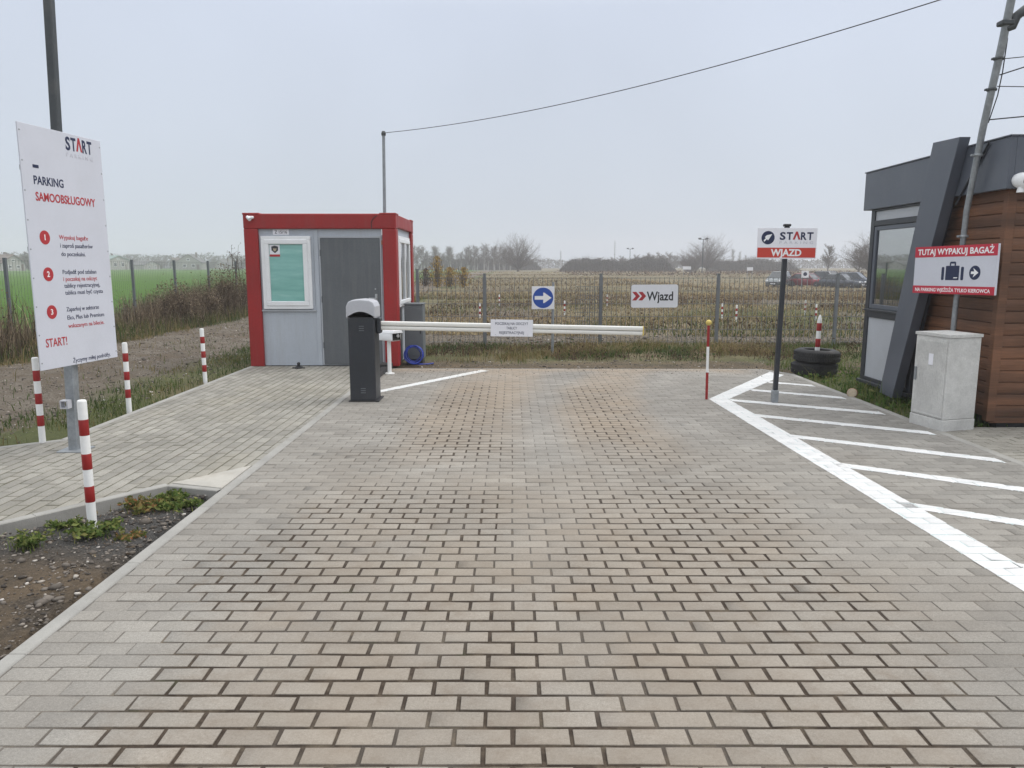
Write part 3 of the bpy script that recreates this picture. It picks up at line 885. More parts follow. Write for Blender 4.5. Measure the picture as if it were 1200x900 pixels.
# verge between road end and fence
x, y = scatter(60000, -1.9, 15, 12.75, 16.25, lambda x, y: npv(x, y) * sst(12.9, 14.3, y + (fbm(x, y, 0.9, 3) - .5) * 2.2) * (0.06 + 0.94 * sst(0.40, 0.62, fbm(x, y, 0.6, 201))))
g = fbm(x, y, 1.5, 203)
P1 = blades(x, y, ground_z(x, y), rng.gamma(4, 0.022, len(x)) * (0.4 + g * 1.3), rng.uniform(.006, .013, len(x)), 0.9, np.clip(sst(0.30, 0.72, g) * 0.9 + rng.normal(0.02, .16, len(x)), 0, 1))
x, y = scatter(2200, -1.8, 15, 13.2, 16.2, lambda x, y: npv(x, y) * sst(0.5, 0.65, fbm(x, y, 0.8, 207)))
P2 = leaves(x, y, ground_z(x, y) + rng.uniform(.01, .12, len(x)), rng.uniform(.02, .05, len(x)), rng.uniform(0, .55, len(x)))
veg('verge_grass', [P1, P2], M['grass_green'], None, 'stuff')
x, y = scatter(16000, -1.8, 14, 13.3, 16.3, lambda x, y: npv(x, y) * sst(0.46, 0.60, fbm(x * .7, y, 0.9, 291)))
hh = rng.gamma(4, 0.030, len(x)) * (0.4 + fbm(x, y, 1.1, 293) * 1.2)
k = rng.uniform(0, 1, len(x)) < .5
veg('verge_weeds', [blades(x, y, ground_z(x, y), hh, rng.uniform(.004, .010, len(x)), 0.9), leaves(x[k], y[k], ground_z(x[k], y[k]) + hh[k] * rng.uniform(0, 1, k.sum()), rng.uniform(.012, .035, k.sum()))], M['grass_rust'], None, 'stuff')

# grass by the cabin and along the right kerb
x, y = scatter(16000, 4.33, 9, 7.6, 12.9, lambda x, y: (x > 4.33) * (1.0 * (x < 5.6) + 0.3) * sst(0.3, 0.6, fbm(x, y, 0.5, 211)) * (np.hypot(x - 4.72, y - 11.6) > .5))
P1 = blades(x, y, ground_z(x, y) * 0 - 0.05, rng.gamma(4, 0.034, len(x)) * sst(4.3, 4.7, x + .2), rng.uniform(.005, .010, len(x)), 0.7)
x, y = scatter(900, 4.33, 6, 7.6, 12, None)
P2 = leaves(x, y, rng.uniform(-.02, .06, len(x)), rng.uniform(.02, .045, len(x)))
veg('lush_grass', [P1, P2], M['grass_lush'], None, 'stuff')

# grass on the left verge and around the track
x, y = scatter(100000, -10.2, -4.33, 4.6, 40, lambda x, y: npv(x, y) * (1 - 0.93 * sst(-8.9, -8.3, x + (fbm(x, y, 1.2, 219) - .5) * 1.6) * sst(-5.1, -5.7, x + (fbm(x, y, 1.2, 221) - .5) * 1.4)) * sst(0.25, 0.6, fbm(x, y, 0.8, 213)))
g = fbm(x, y, 2.0, 215)
P1 = blades(x, y, ground_z(x, y), rng.gamma(4, 0.019, len(x)) * (0.5 + g), rng.uniform(.006, .014, len(x)), 0.7, np.clip(0.30 + sst(0.3, 0.75, g) * 0.65 + rng.normal(0, .17, len(x)), 0, 1))
veg('track_grass', [P1], M['grass_green'], None, 'stuff')

# dead weeds along the field fence on the left
def wtall(y): return np.interp(y, [11, 15, 18, 20, 21.5, 23, 30, 45], [1.1, 1.15, 0.85, 0.80, 0.95, 1.2, 1.3, 1.2])
x, y = scatter(34000, -11.0, -8.7, 11, 46, lambda x, y: 0.35 + 0.65 * sst(0.35, 0.6, fbm(x, y, 1.3, 231)))
hh = wtall(y) * rng.uniform(.35, 1.0, len(x)) * (0.12 + 1.15 * sst(.28, .66, fbm(x, y, 1.9, 233))) * sst(-8.5, -9.3, x)
P1 = blades(x, y, np.full(len(x), -0.04), hh, rng.uniform(.008, .02, len(x)), 0.28, None, 3)
x2 = x[:9000] + rng.normal(0, .08, len(x[:9000])); y2 = y[:9000] + rng.normal(0, .08, len(y[:9000]))
P2 = leaves(x2, y2, hh[:9000] * rng.uniform(.4, 1.02, len(x2)), rng.uniform(.012, .040, len(x2)))
veg('dead_weeds', [P1, P2], M['stalk'], None, 'stuff')
x, y = scatter(14000, -11.0, -8.4, 11, 46, None)
P1 = blades(x, y, np.full(len(x), -0.04), rng.uniform(.1, .55, len(x)), rng.uniform(.008, .016, len(x)), 0.5, None, 2)
veg('hedge_grass', [P1], M['grass_green'], None, 'stuff')

# dry field beyond the fence
def lat(n, y0, y1, pw=1.0):
    t = rng.uniform(0, 1, n) ** pw
    y = y0 + (y1 - y0) * t
    x = rng.uniform(-0.22, 0.86, n) * y + rng.uniform(-3, 2, n)
    return x, y
def bandw(y, c, w): return np.exp(-((y - c) / w) ** 2)
def fj(x, y): return y + (fbm(x * .35, y, 4.0, 281) - .5) * 7
parts = []
x, y = lat(70000, 18.2, 46, 1.3)
yj = fj(x, y)
k = (rng.uniform(0, 1, len(x)) < (.04 + .96 * sst(.46, .60, fbm(x * .40, y, 2.6, 241))) * (1 - .8 * bandw(yj, 27, 2.0))) & (x > -3.2)
x, y = x[k], y[k]
hh = rng.gamma(4, 0.022, len(x)) * (0.4 + fbm(x * .5, y, 3, 243))
parts.append(blades(x, y, ground_z(x, y), hh, rng.uniform(.010, .024, len(x)), 1.3, np.clip(.05 + fbm(x * .4, y, 3.5, 245) * 0.95 + rng.normal(0, .22, len(x)), 0, 1)))
k = rng.uniform(0, 1, len(x)) < .35
parts.append(leaves(x[k] + rng.normal(0, .1, k.sum()), y[k], ground_z(x[k], y[k]) + hh[k] * rng.uniform(.1, .9, k.sum()), rng.uniform(.02, .06, k.sum()), np.clip(fbm(x[k] * .4, y[k], 3.5, 247) * 1.1 + rng.normal(0, .2, k.sum()), 0, 1)))
x, y = lat(80000, 38, 190, 1.6)
k = rng.uniform(0, 1, len(x)) < 0.12 + 0.88 * sst(0.42, 0.60, fbm(x * .3, y, 7.0, 251)); x, y = x[k], y[k]
parts.append(blades(x, y, ground_z(x, y), rng.gamma(4, 0.038, len(x)) * (0.4 + fbm(x * .4, y, 9, 253)), rng.uniform(.03, .09, len(x)) * (y / 60), 1.2, np.clip(0.32 + (fbm(x * .3, y, 9, 255) - .3) * 1.1 + rng.normal(0, .18, len(x)), 0, 1)))
veg('field_grass', parts, M['grass_dry'], None, 'stuff')
# rusty brown weed thickets in the field
x, y = lat(90000, 19.5, 62, 1.2)
yj = fj(x, y)
k = (rng.uniform(0, 1, len(x)) < sst(0.49, 0.58, fbm(x * 0.35, y, 2.8, 261)) * np.clip(bandw(yj, 23, 2.4) + bandw(yj, 33, 4.5) + .35 * bandw(yj, 48, 6), 0, 1)) & (x > -3.2); x, y = x[k], y[k]
hh = rng.gamma(5, 0.055, len(x)) * (0.35 + fbm(x * .5, y, 3, 263))
P1 = blades(x, y, ground_z(x, y), hh, rng.uniform(.010, .024, len(x)), 0.5, np.clip(fbm(x * .4, y, 2.5, 265) + rng.normal(0, .2, len(x)), 0, 1), 2)
q = len(x)
P2 = leaves(x + rng.normal(0, .10, q), y, hh * rng.uniform(.25, 1, q), rng.uniform(.02, .06, q), np.clip(fbm(x * .4, y, 2.5, 266) + rng.normal(-.05, .2, q), 0, 1))
veg('field_weeds', [P1, P2], M['grass_rust'], None, 'stuff')
x, y = lat(30000, 17.8, 44, 1.2)
k = (rng.uniform(0, 1, len(x)) < sst(0.46, 0.60, fbm(x * .4, y, 2.6, 271))) & (x > -3.2); x, y = x[k], y[k]
veg('field_grass', [blades(x, y, ground_z(x, y), rng.gamma(4, 0.028, len(x)), rng.uniform(.012, .03, len(x)), 0.9)], M['grass_green'], None, 'stuff')

# loose stones
ICO = None
def stones(px, py, pz, s):
    global ICO
    if ICO is None:
        bm = bmesh.new(); bmesh.ops.create_icosphere(bm, subdivisions=1, radius=1)
        ICO = (np.array([v.co[:] for v in bm.verts]), np.array([[v.index for v in f.verts] for f in bm.faces])); bm.free()
    V0, F0 = ICO
    n = len(px)
    V = V0[None] * (1 + rng.normal(0, .18, (n, len(V0), 1)))
    V = V * np.stack([rng.uniform(.7, 1.5, n), rng.uniform(.6, 1.1, n), rng.uniform(.4, .75, n)], -1)[:, None, :] * s[:, None, None]
    a = rng.uniform(0, 6.28, n); c, si = np.cos(a)[:, None], np.sin(a)[:, None]
    X = V[..., 0] * c - V[..., 1] * si; Y_ = V[..., 0] * si + V[..., 1] * c
    V = np.stack([X + px[:, None], Y_ + py[:, None], V[..., 2] + pz[:, None]], -1).reshape(-1, 3)
    F = (F0[None] + (np.arange(n) * len(V0))[:, None, None]).reshape(-1, 3)
    return V, F, np.repeat(rng.uniform(0, 1, n) ** 1.4, len(V0))
x, y = scatter(26000, -6.5, -2.19, 0.8, 5.45, lambda x, y: npv(x, y) * (0.25 + 0.75 * sst(0.4, 0.62, fbm(x, y, 0.7, 301))))
s = rng.gamma(1.6, 0.0034, len(x)) + 0.002
veg('gravel', [stones(x, y, ground_z(x, y) + s * .25, s)], M['stone'], None, 'stuff')
x, y = scatter(9000, -9.2, -4.6, 6.5, 24, lambda x, y: npv(x, y) * (x < -4.5))
s = rng.gamma(2.2, 0.0035, len(x)) + 0.003
P1 = stones(x, y, ground_z(x, y) + s * .2, s)
x, y = scatter(5000, -2, 13, 16.2, 18.8, None)
s = rng.gamma(2.5, 0.004, len(x)) + 0.003
P2 = stones(x, y, ground_z(x, y) + s * .2, s)
x, y = scatter(1600, -1.6, 6, 12.15, 13.4, npv)
s = rng.gamma(2.0, 0.003, len(x)) + 0.002
P3 = stones(x, y, ground_z(x, y) + s * .2, s)
veg('gravel', [P1, P2, P3], M['stone'], None, 'stuff')
# grains of soil and dead leaves on the paving edge and track mouth
x, y = scatter(1500, -2.0, 4.2, 10.6, 12.0, lambda x, y: sst(10.6, 12, y))
s = rng.gamma(2, 0.0018, len(x)) + 0.001
veg('gravel', [stones(x, y, np.full(len(x), 0.002), s)], M['stone'], None, 'stuff')

x, y = scatter(900, -5.5, -2.2, 1.5, 5.5, lambda x, y: npv(x, y) * sst(.4, .6, fbm(x, y, .6, 311)))
veg('fallen_leaves', [leaves(x, y, ground_z(x, y) + .012, rng.uniform(.008, .022, len(x)), rng.uniform(.2, 1, len(x)), .6)], M['stalk'], None, 'stuff')

def weed_plant(loc, rad, h, nst, label, m, leaf=0.018, flat=False):
    px, py = loc
    z0 = float(ground_z(np.array([px]), np.array([py]))[0])
    root = thing('weed_plant', (px, py, z0), label, 'weed', 'weeds in the planting bed')
    st, lx, ly, lz = [], [], [], []
    for i in range(nst):
        a = rng.uniform(0, 6.28); l = rad * rng.uniform(.35, 1.0); hh = h * rng.uniform(.5, 1.0)
        for t in np.linspace(.25, 1, 7):
            for _ in range(2):
                lx.append(px + math.cos(a) * l * t + rng.normal(0, .012)); ly.append(py + math.sin(a) * l * t + rng.normal(0, .012))
                lz.append(z0 + hh * (1 - (1 - t) ** 2) * (1.0 if not flat else .8) + rng.normal(0, .006))
        st.append((a, l, hh))
    veg('leaves', [leaves(np.array(lx), np.array(ly), np.array(lz), rng.uniform(.6, 1.3, len(lx)) * leaf, None, 0.35)], m, root)
    B = MB()
    for a, l, hh in st[:40]:
        B.tube([(px + math.cos(a) * l * t, py + math.sin(a) * l * t, z0 - .01 + hh * (1 - (1 - t) ** 2)) for t in (0.02, .35, .7, 1)], [.003, .0025, .002, .001], 4)
    B.build('stem', M['weed_green'] if not flat else m, root)
    # a few grass-like blades among the leaves
    n = nst * 2
    xx = px + rng.normal(0, rad * .4, n); yy = py + rng.normal(0, rad * .4, n)
    veg('foliage', [blades(xx, yy, np.full(n, z0 - .01), rng.uniform(.4, 1.2, n) * h, np.full(n, .006), .8)], m, root)
weed_plant((-2.93, 4.35), 0.13, 0.09, 24, 'compact bright green leafy clump alone on the open gravel of the bed', M['weed_green'])
weed_plant((-2.66, 4.58), 0.20, 0.09, 26, 'green weed spreading round the foot of the near striped post', M['weed_green'], 0.022)
weed_plant((-2.62, 5.10), 0.20, 0.07, 34, 'low rusty-tipped weed mat against the sidewalk kerb', M['weed_rust'], 0.022, True)
weed_plant((-2.36, 5.12), 0.17, 0.06, 30, 'low green weed mat beside the concrete ramp corner', M['weed_green'], 0.02, True)
weed_plant((-2.42, 4.55), 0.10, 0.03, 14, 'small withered reddish weed by the road edge kerb', M['weed_rust'], 0.016, True)
weed_plant((-2.50, 5.28), 0.16, 0.06, 18, 'yellowing leafy weed squeezed into the bed corner under the ramp', M['weed_green'], 0.024)
weed_plant((-2.95, 4.72), 0.12, 0.05, 22, 'thin pale weed between the striped post and the sidewalk kerb', M['weed_green'], 0.014, True)
weed_plant((-3.28, 4.42), 0.09, 0.05, 14, 'small green tuft at the frame edge below the sidewalk kerb', M['weed_green'], 0.02, True)

# ------------------------------------------------------------------ striped bollards

def bollard(loc, h, r, bands, label, group, lean=(0.0, 0.0), cone=False):
    """bands listed from the top: (colour, fraction); painted on one post, so the bands are two meshes of the post"""
    x, y, z = loc
    root = thing('striped_bollard', (x, y, z), label, 'bollard', group)
    tot = sum(f for _, f in bands); zt = h
    mt = Matrix.Translation((x, y, z)) @ Matrix.Shear('XY', 4, (lean[0], lean[1]))
    if cone: prof = [(r, -.12), (r, h * .86), (r * .95, h * .90), (r * .55, h * .97), (r * .12, h)]
    else: prof = [(r, -.12), (r, h - .012), (r * .93, h - .004), (r * .75, h)]
    B = MB(); B.lathe(prof, 20, mt); B.build('post', M['white_paint'], root, smooth=True)
    for c, f in bands:
        zb = zt - h * f / tot
        if c == 'red':
            B = MB(); B.lathe([(r + .0004, zb), (r + .0008, zb + .001), (r + .0008, zt - .001), (r + .0004, zt)], 20, mt); B.build('red_band', M['red_paint'], root, smooth=True)
        zt = zb
    return root
PR = .0285
B7 = [('white', .146), ('red', .12), ('white', .140), ('red', .12), ('white', .130), ('red', .123), ('white', .22)]
bollard((-2.74, 4.70, -0.055), 0.86, PR, B7, 'red and white striped bollard standing in the planting bed among weeds', 'striped bollards by the sidewalk', (0.004, 0))
bollard((-4.42, 6.90, -0.02), 0.83, PR, B7, 'striped bollard peeking out from behind the large information board', 'striped bollards by the sidewalk', (0.006, 0))
bollard((-4.38, 8.44, -0.02), 0.81, PR, B7, 'striped bollard on the verge between the information board and the next bollard', 'striped bollards by the sidewalk', (0.01, 0))
bollard((-4.38, 10.60, -0.02), 0.79, PR, B7, 'striped bollard on the verge closest to the red container', 'striped bollards by the sidewalk', (-0.006, 0))
bollard((4.74, 11.62, -0.03), 0.93, 0.036, [('white', .14), ('red', .13), ('white', .13), ('red', .14), ('white', .13), ('red', .33)], 'striped bollard with pointed white top rising out of stacked tyres', 'striped bollards by the sidewalk', (0.02, 0), True)
FB = [('white', .2), ('red', .16), ('white', .16), ('red', .16), ('white', .32)]
for px, yy, lab in ((562, 24.0, 'between the container and the blue arrow sign, lower one'), (662, 25.5, 'seen just past the post of the blue arrow sign'), (585, 31, 'between the container and the blue arrow sign, higher one'), (712, 31, 'beside the white chevron sign on the fence'),
                    (848, 23.8, 'beside the fence post by the marker pole, first of a pair'), (865, 22.8, 'past the marker pole, second of a pair'), (946, 26, 'beyond the dark sign post, the farther one'), (959, 23.2, 'beyond the dark sign post, the taller nearer one')):
    bollard(((px - 600) / 880 * yy * 0.99, yy, -0.05), 0.52, 0.026, FB, 'faded striped field bollard ' + lab, 'small bollards in the field')

# ------------------------------------------------------------------ large information board and its post
rt = thing('lamp_post', (-3.945, 6.62, 0), 'tall dark square steel post carrying the large white board', 'post')
B = MB(); B.box(-3.984, -3.914, 6.585, 6.655, -0.2, 6.4, 0.008, Matrix.Shear('XY', 4, (0, .055))); B.build('pole', M['post_dark'], rt)
B = MB(); B.box(-3.992, -3.906, 6.577, 6.663, -0.2, 0.90, 0.008, Matrix.Shear('XY', 4, (0, .055))); B.build('galvanised_sleeve', M['galv'], rt)
B = MB(); B.box(-4.06, -3.83, 6.51, 6.73, -0.01, 0.012, 0.004); B.build('base_plate', M['galv'], rt)
B = MB()
for (xa, xb, za, zb) in ((-3.99, -3.92, .462, .472), (-3.99, -3.92, .398, .408), (-3.99, -3.98, .408, .462), (-3.93, -3.92, .408, .462)): B.box(xa, xb, 6.515, 6.577, za, zb)
B.build('tube_stub', M['cap_grey'], rt)
bu = Vector((0.13, 0.98, 0)).normalized(); bn = Vector((0.98, -0.13, 0)).normalized()
bo = Vector((-3.925, 6.2, 0.78))
fr = frame3(bo, bu, bn)
rt = thing('information_board', bo, 'large white board with red numbered instructions on the tall steel post', 'sign')
B = MB(); B.box(0, 0.99, 0, 2.0, -0.012, 0, 0.002, fr); pnl = B.build('panel', M['board'], rt)
B = MB()
for z_ in (0.35, 1.0, 1.65): B.box(0.02, 0.97, z_ - .02, z_ + .02, -0.032, -0.013, 0, fr)
B.each('back_rail', M['galv'], rt)
B = MB()
for i in range(9):
    for xx in (0.018, 0.972): B.lathe([(0.007, 0), (0.006, 0.002), (0.002, 0.003)], 8, fr @ Matrix.Translation((xx, 0.06 + i * 0.235, 0)))
B.each('rivet', M['galv'], rt)
start_logo(pnl, fr, 0.53, 1.862, 0.335, 0.105)
plate(pnl, [[(.125, 1.66), (.19, 1.66), (.19, 1.685), (.125, 1.685)]], fr, M['navy'], 'dash_mark')
write(pnl, 'PARKING', fr, .122, 1.530, .066, M['navy'], .34, .02)
write(pnl, 'SAMOOBSŁUGOWY', fr, .126, 1.398, .068, M['red_print'], .725, .02)
for n_, yy in (('1', 1.10), ('2', .796), ('3', .479)):
    plate(pnl, [circ(.185, yy, .058)], fr, M['red_print'], 'number_disc')
    write(pnl, n_, Matrix.Translation(bn * 0.001) @ fr, .185, yy - .021, .045, M['white_print'], None, .02, 'c')
for s_, x_, y_, w_, c_ in (('Wypakuj bagaże', .35, 1.092, .36, 'red_print'), ('i zaproś pasażerów', .355, 1.022, .41, 'grey_txt'), ('do poczekalni.', .36, .950, .30, 'grey_txt'),
                           ('Podjedź pod szlaban', .355, .796, .43, 'grey_txt'), ('i poczekaj na odczyt', .357, .736, .43, 'red_print'), ('tablicy rejestracyjnej,', .36, .678, .46, 'grey_txt'), ('tablica musi być czysta', .363, .618, .49, 'grey_txt'),
                           ('Zaparkuj w sektorze', .36, .474, .42, 'grey_txt'), ('Eko, Plus lub Premium', .362, .402, .48, 'grey_txt'), ('wskazanym na bilecie.', .364, .330, .47, 'red_print'), ('Życzymy miłej podróży.', .385, .022, .50, 'grey_txt')):
    write(pnl, s_, fr, x_, y_, .036, M['red_print'] if c_ == 'red_print' else M['navy'], w_, .004)
write(pnl, 'START!', fr, .082, .188, .070, M['red_print'], .25, .012)

# ------------------------------------------------------------------ red container booth
cx0, cx1, cy0, cy1, ch = -4.315, -1.865, 12.30, 14.42, 2.47
rt = thing('container_booth', (-3.09, 13.36, 0), 'small red framed office container with grey walls and grey door', 'booth')
W_ = 0.225
B = MB()
for xa, xb in ((cx0, cx0 + W_), (cx1 - W_, cx1)):
    for ya, yb in ((cy0, cy0 + W_), (cy1 - W_, cy1)): B.box(xa, xb, ya, yb, 0.0, ch - 0.235, 0.012)
for ya, yb in ((cy0, cy0 + .2), (cy1 - .2, cy1)): B.box(cx0 - .002, cx1 + .002, ya - .002, yb + .002, ch - .24, ch, 0.014)
for xa, xb in ((cx0, cx0 + .2), (cx1 - .2, cx1)): B.box(xa - .001, xb + .001, cy0 + .2, cy1 - .2, ch - .215, ch - .005, 0.012)
fro = B.build('frame', M['container_red'], rt)
B = MB()
for xa in (cx0 - .008, cx1 - .262):
    for ya in (cy0 - .008, cy1 - .262): B.box(xa, xa + .27, ya, ya + .27, ch - .02, ch + .012, .008)
B.each('corner_casting', M['container_red'], rt)
B = MB(); B.box(cx0 + .19, cx1 - .19, cy0 + .19, cy1 - .19, ch - .05, ch - .012); B.build('roof', M['galv'], rt)
# front wall
B = MB(); wx0, wx1 = cx0 + W_ - .01, cx1 - W_ + .01
B.box(wx0, wx1, cy0 + .055, cy0 + .12, 0.012, ch - .225)
B.build('front_wall', M['wall_grey'], rt)
B = MB()
B.box(-3.205, -3.135, cy0 + .040, cy0 + .0545, 0.012, ch - .243, .003)
B.build('wall_batten', M['wall_grey'], rt)
B = MB(); B.box(-4.085, -3.215, cy0 + .047, cy0 + .0545, .925, 2.145, .002); B.build('window_surround', M['wall_grey'], rt)
B = MB(); B.box(-4.10, -3.20, cy0 + .02, cy0 + .06, .905, .93, .003); B.build('sill', M['panel_grey'], rt)
B = MB(); B.box(cx1 - .05 - .02, cx1 - .05, cy0 + .2, cy1 - .2, 0.012, ch - .21); B.box(cx0 + .05, cx0 + .07, cy0 + .2, cy1 - .2, 0.012, ch - .21); B.box(cx0 + .2, cx1 - .2, cy1 - .1, cy1 - .07, .012, ch - .21)
B.each('side_wall', M['wall_grey'], rt)
def pvc_window(root, mk, x0, x1, z0, z1, fw, glass, name='window'):
    B = MB()
    def ringbox(a0, a1, c0, c1, w, d0, d1, bv):
        for q in ((a0, a1, c0, c0 + w), (a0, a1, c1 - w, c1)): mk(B, q[0], q[1], d0, d1, q[2], q[3], bv)
        for q in ((a0, a0 + w), (a1 - w, a1)): mk(B, q[0], q[1], d0, d1, c0 + w, c1 - w, bv)
    ringbox(x0, x1, z0, z1, fw * .45, 0.0, 0.045, .006)
    o = B.build(name, M['pvc'], root)
    B = MB(); ringbox(x0 + fw * .42, x1 - fw * .42, z0 + fw * .42, z1 - fw * .42, fw * .6, .008, .058, .008); B.build('sash', M['pvc'], o)
    B = MB(); mk(B, x0 + fw, x1 - fw, .02, .028, z0 + fw, z1 - fw, 0); B.build('glass', glass, o)
    return o
mkf = lambda B, a, b, d0, d1, c, d, bv: B.box(a, b, cy0 + .047 - d1, cy0 + .047 - d0, c, d, bv)
win = pvc_window(rt, mkf, -4.05, -3.25, .945, 2.115, .125, M['film'])
fs = frame3(Vector((-3.915, cy0 + .018, 1.79)), (1, 0, 0), (0, -1, 0))
B = MB(); B.box(0, .165, 0, .19, 0, .002, 0, fs); stk = B.build('sticker', M['white'], win)
plate(stk, [[(.03, .16), (.085, .175), (.14, .16), (.138, .10), (.085, .055), (.032, .10)]], fs, M['dark_print'], 'shield_mark', .002, .004)
plate(stk, [[(.055, .13), (.115, .13), (.105, .095), (.085, .082), (.065, .095)]], fs, M['stonebeige'], 'shield_mark', .003, .005)
plate(stk, [[(0.0, 0), (.165, 0), (.165, .035), (0, .035)]], fs, M['red_print'], 'red_strip', .002, .004)
fs = frame3(Vector((-3.86, cy0 + .053, 2.135)), (1, 0, 0), (0, -1, 0))
B = MB(); B.box(0, .26, 0, .09, 0, .006, 0.001, fs); npl = B.build('number_plate', M['white'], rt)
write(npl, 'Z 15/16', Matrix.Translation((0, -.006, 0)) @ fs, .13, .022, .048, M['dark_print'], .2, .01, 'c')
# door
B = MB(); B.box(-3.10, -2.14, cy0 + .030, cy0 + .0545, .03, 2.085, .004); dr = B.build('door', M['door_grey'], rt)
B = MB(); B.box(-3.125, -3.103, cy0 + .036, cy0 + .0545, .02, 2.115, .002); B.box(-2.137, -2.115, cy0 + .036, cy0 + .0545, .02, 2.115, .002); B.box(-3.103, -2.137, cy0 + .036, cy0 + .0545, 2.09, 2.115, .002)
B.build('door_frame', M['panel_grey'], rt)
B = MB(); B.box(-2.235, -2.195, cy0 + .022, cy0 + .030, .98, 1.19, .003); B.tube([(-2.215, cy0 + .02, 1.12), (-2.215, cy0 - .02, 1.12), (-2.33, cy0 - .022, 1.12)], .009, 8); B.build('handle', M['zinc'], dr)
B = MB(); B.lathe([(.016, 0), (.016, .012)], 10, frame3(Vector((-2.215, cy0 + .022, 1.03)), (1, 0, 0), (0, -1, 0))); B.lathe([(.012, 0), (.012, .01)], 10, frame3(Vector((-2.225, cy0 + .03, 1.27)), (1, 0, 0), (0, -1, 0))); B.each('lock', M['zinc'], dr)
B = MB()
for z_ in (.35, 1.1, 1.85): B.tube([(-3.10, cy0 + .026, z_ - .05), (-3.10, cy0 + .026, z_ + .05)], .010, 8)
B.each('hinge', M['door_grey'], dr)
B = MB(); B.box(-2.105, -2.04 + .03, cy0 + .01, cy0 + .052, 2.13, 2.225, .005); B.build('junction_box', M['pvc'], rt)
B = MB(); B.box(-2.11, -2.05, cy0 + .02, cy0 + .052, 1.98, 2.05, .005); B.build('bell_box', M['stonepink'], rt)
B = MB(); B.tube([(-2.16, cy0 - .004, 2.44), (-2.22, cy0 - .006, 2.40), (-2.26, cy0 - .006, 2.33), (-2.25, cy0 - .006, 2.235)], .006, 6); B.build('cable', M['wire'], rt)
B = MB(); B.box(-4.215, -4.13, cy0 - .05, cy0 - .002, 2.385, 2.43, .012); B.tube([(-4.23, cy0 - .04, 2.415), (-4.175, cy0 - .075, 2.375)], [.026, .032], 10); B.build('lamp', M['pvc'], rt, smooth=True)
# right side window
mks = lambda B, a, b, d0, d1, c, d, bv: B.box(cx1 - .05 + d0, cx1 - .05 + d1, a, b, c, d, bv)
wn2 = pvc_window(rt, mks, 12.62, 13.95, .955, 2.135, .11, M['dark_glass'], 'side_window')
B = MB(); mks(B, 13.26, 13.33, .008, .055, 1.0, 2.09, .005); B.build('mullion', M['pvc'], wn2)

# things standing round the container
rt = thing('door_stop', (-3.46, 12.05, 0), 'small black door stop lying in front of the container wall', 'door stop')
B = MB(); B.lathe([(.07, 0), (.075, .012), (.05, .03), (.024, .04), (.024, .07), (.03, .085), (.012, .10)], 14, Matrix.Translation((-3.46, 12.08, 0.0))); B.box(-3.56, -3.36, 12.05, 12.09, 0, .018, .005); B.build('foot', M['black'], rt, smooth=True)
rt = thing('meter_box', (-1.68, 12.98, 0), 'grey free-standing meter box against the container side', 'cabinet')
B = MB(); B.box(-1.83, -1.515, 12.78, 13.14, .06, .985, .01); bx = B.build('body', M['box_grey'], rt)
B = MB(); B.box(-1.84, -1.505, 12.77, 13.15, .986, 1.012, .008); B.build('lid', M['box_grey'], rt)
B = MB(); B.box(-1.81, -1.535, 12.80, 13.12, -.06, .06); B.build('plinth', M['anthracite'], rt)
B = MB(); B.box(-1.812, -1.533, 12.772, 12.779, .12, .93, .003); dd = B.build('door', M['box_grey'], rt)
B = MB(); B.box(-1.57, -1.55, 12.764, 12.771, .5, .6, .003); B.build('handle', M['black'], dd)
B = MB()
for k in range(5):
    rr = .155 - .012 * (k % 3); pts = []
    for q in range(41):
        a = 2 * math.pi * q / 40
        pts.append((-1.66 + rr * math.cos(a) + .02 * math.sin(k * 2.1), 12.60 + .03 * k - .05 + .05 * math.sin(a + k), .165 + rr * math.sin(a) * .95 + .008 * math.cos(3 * a + k)))
    B.tube(pts, .0105, 8)
B.tube([(-1.66, 12.55, .01), (-1.55, 12.5, .012), (-1.42, 12.62, .0), (-1.35, 12.8, -.01)], .0105, 8)
ho = B.build('hose_coil', M['blue_hose'], None, smooth=True, base=(-1.66, 12.6, 0)); tag(ho, 'blue hose coiled on the ground by the container corner', 'hose')
ps = thing('wire_pole', (-2.43, 14.62, 0), 'thin grey pole rising behind the container roof with a cable', 'pole')
B = MB(); B.tube([(-2.43, 14.62, -.1), (-2.43, 14.62, 2.2), (-2.405, 14.62, 4.10)], [.032, .032, .028], 10); B.build('shaft', M['galv'], ps, smooth=True)
B = MB(); B.lathe([(.04, 4.05), (.045, 4.09), (.03, 4.13)], 10, Matrix.Translation((-2.405, 14.62, 0))); B.build('cap', M['post_dark'], ps)

# number-plate camera on a white pole
rt = thing('plate_camera', (-1.885, 11.46, 0), 'white camera housing on a short white pole beside the barrier', 'camera')
B = MB(); B.lathe([(.03, .01), (.03, .52)], 16, Matrix.Translation((-1.885, 11.46, 0))); B.build('pole', M['white_paint'], rt, smooth=True)
B = MB(); B.lathe([(.075, 0), (.075, .012), (.034, .016)], 18, Matrix.Translation((-1.885, 11.46, 0))); B.build('flange', M['white_paint'], rt)
mt = Matrix.Translation((-1.885, 11.46, .585)) @ Matrix.Rotation(R(-38), 4, 'Z')
B = MB(); B.prism([(-.085, -.07), (.085, -.07), (.10, -.05), (.10, .05), (.08, .085), (-.08, .085), (-.10, .05), (-.10, -.05)], -.19, .17, 'x', mt); hs = B.build('housing', M['pvc'], rt, smooth=True, bevel=.018)
B = MB(); B.prism([(-.104, .05), (.104, .05), (.104, .056), (.084, .093), (-.084, .093), (-.104, .056)], -.02, .20, 'x', mt); B.build('sun_hood', M['pvc'], rt, bevel=.005)
B = MB(); B.box(.168, .176, -.082, .082, -.058, .068, .004, mt); B.build('window', M['lens'], hs)
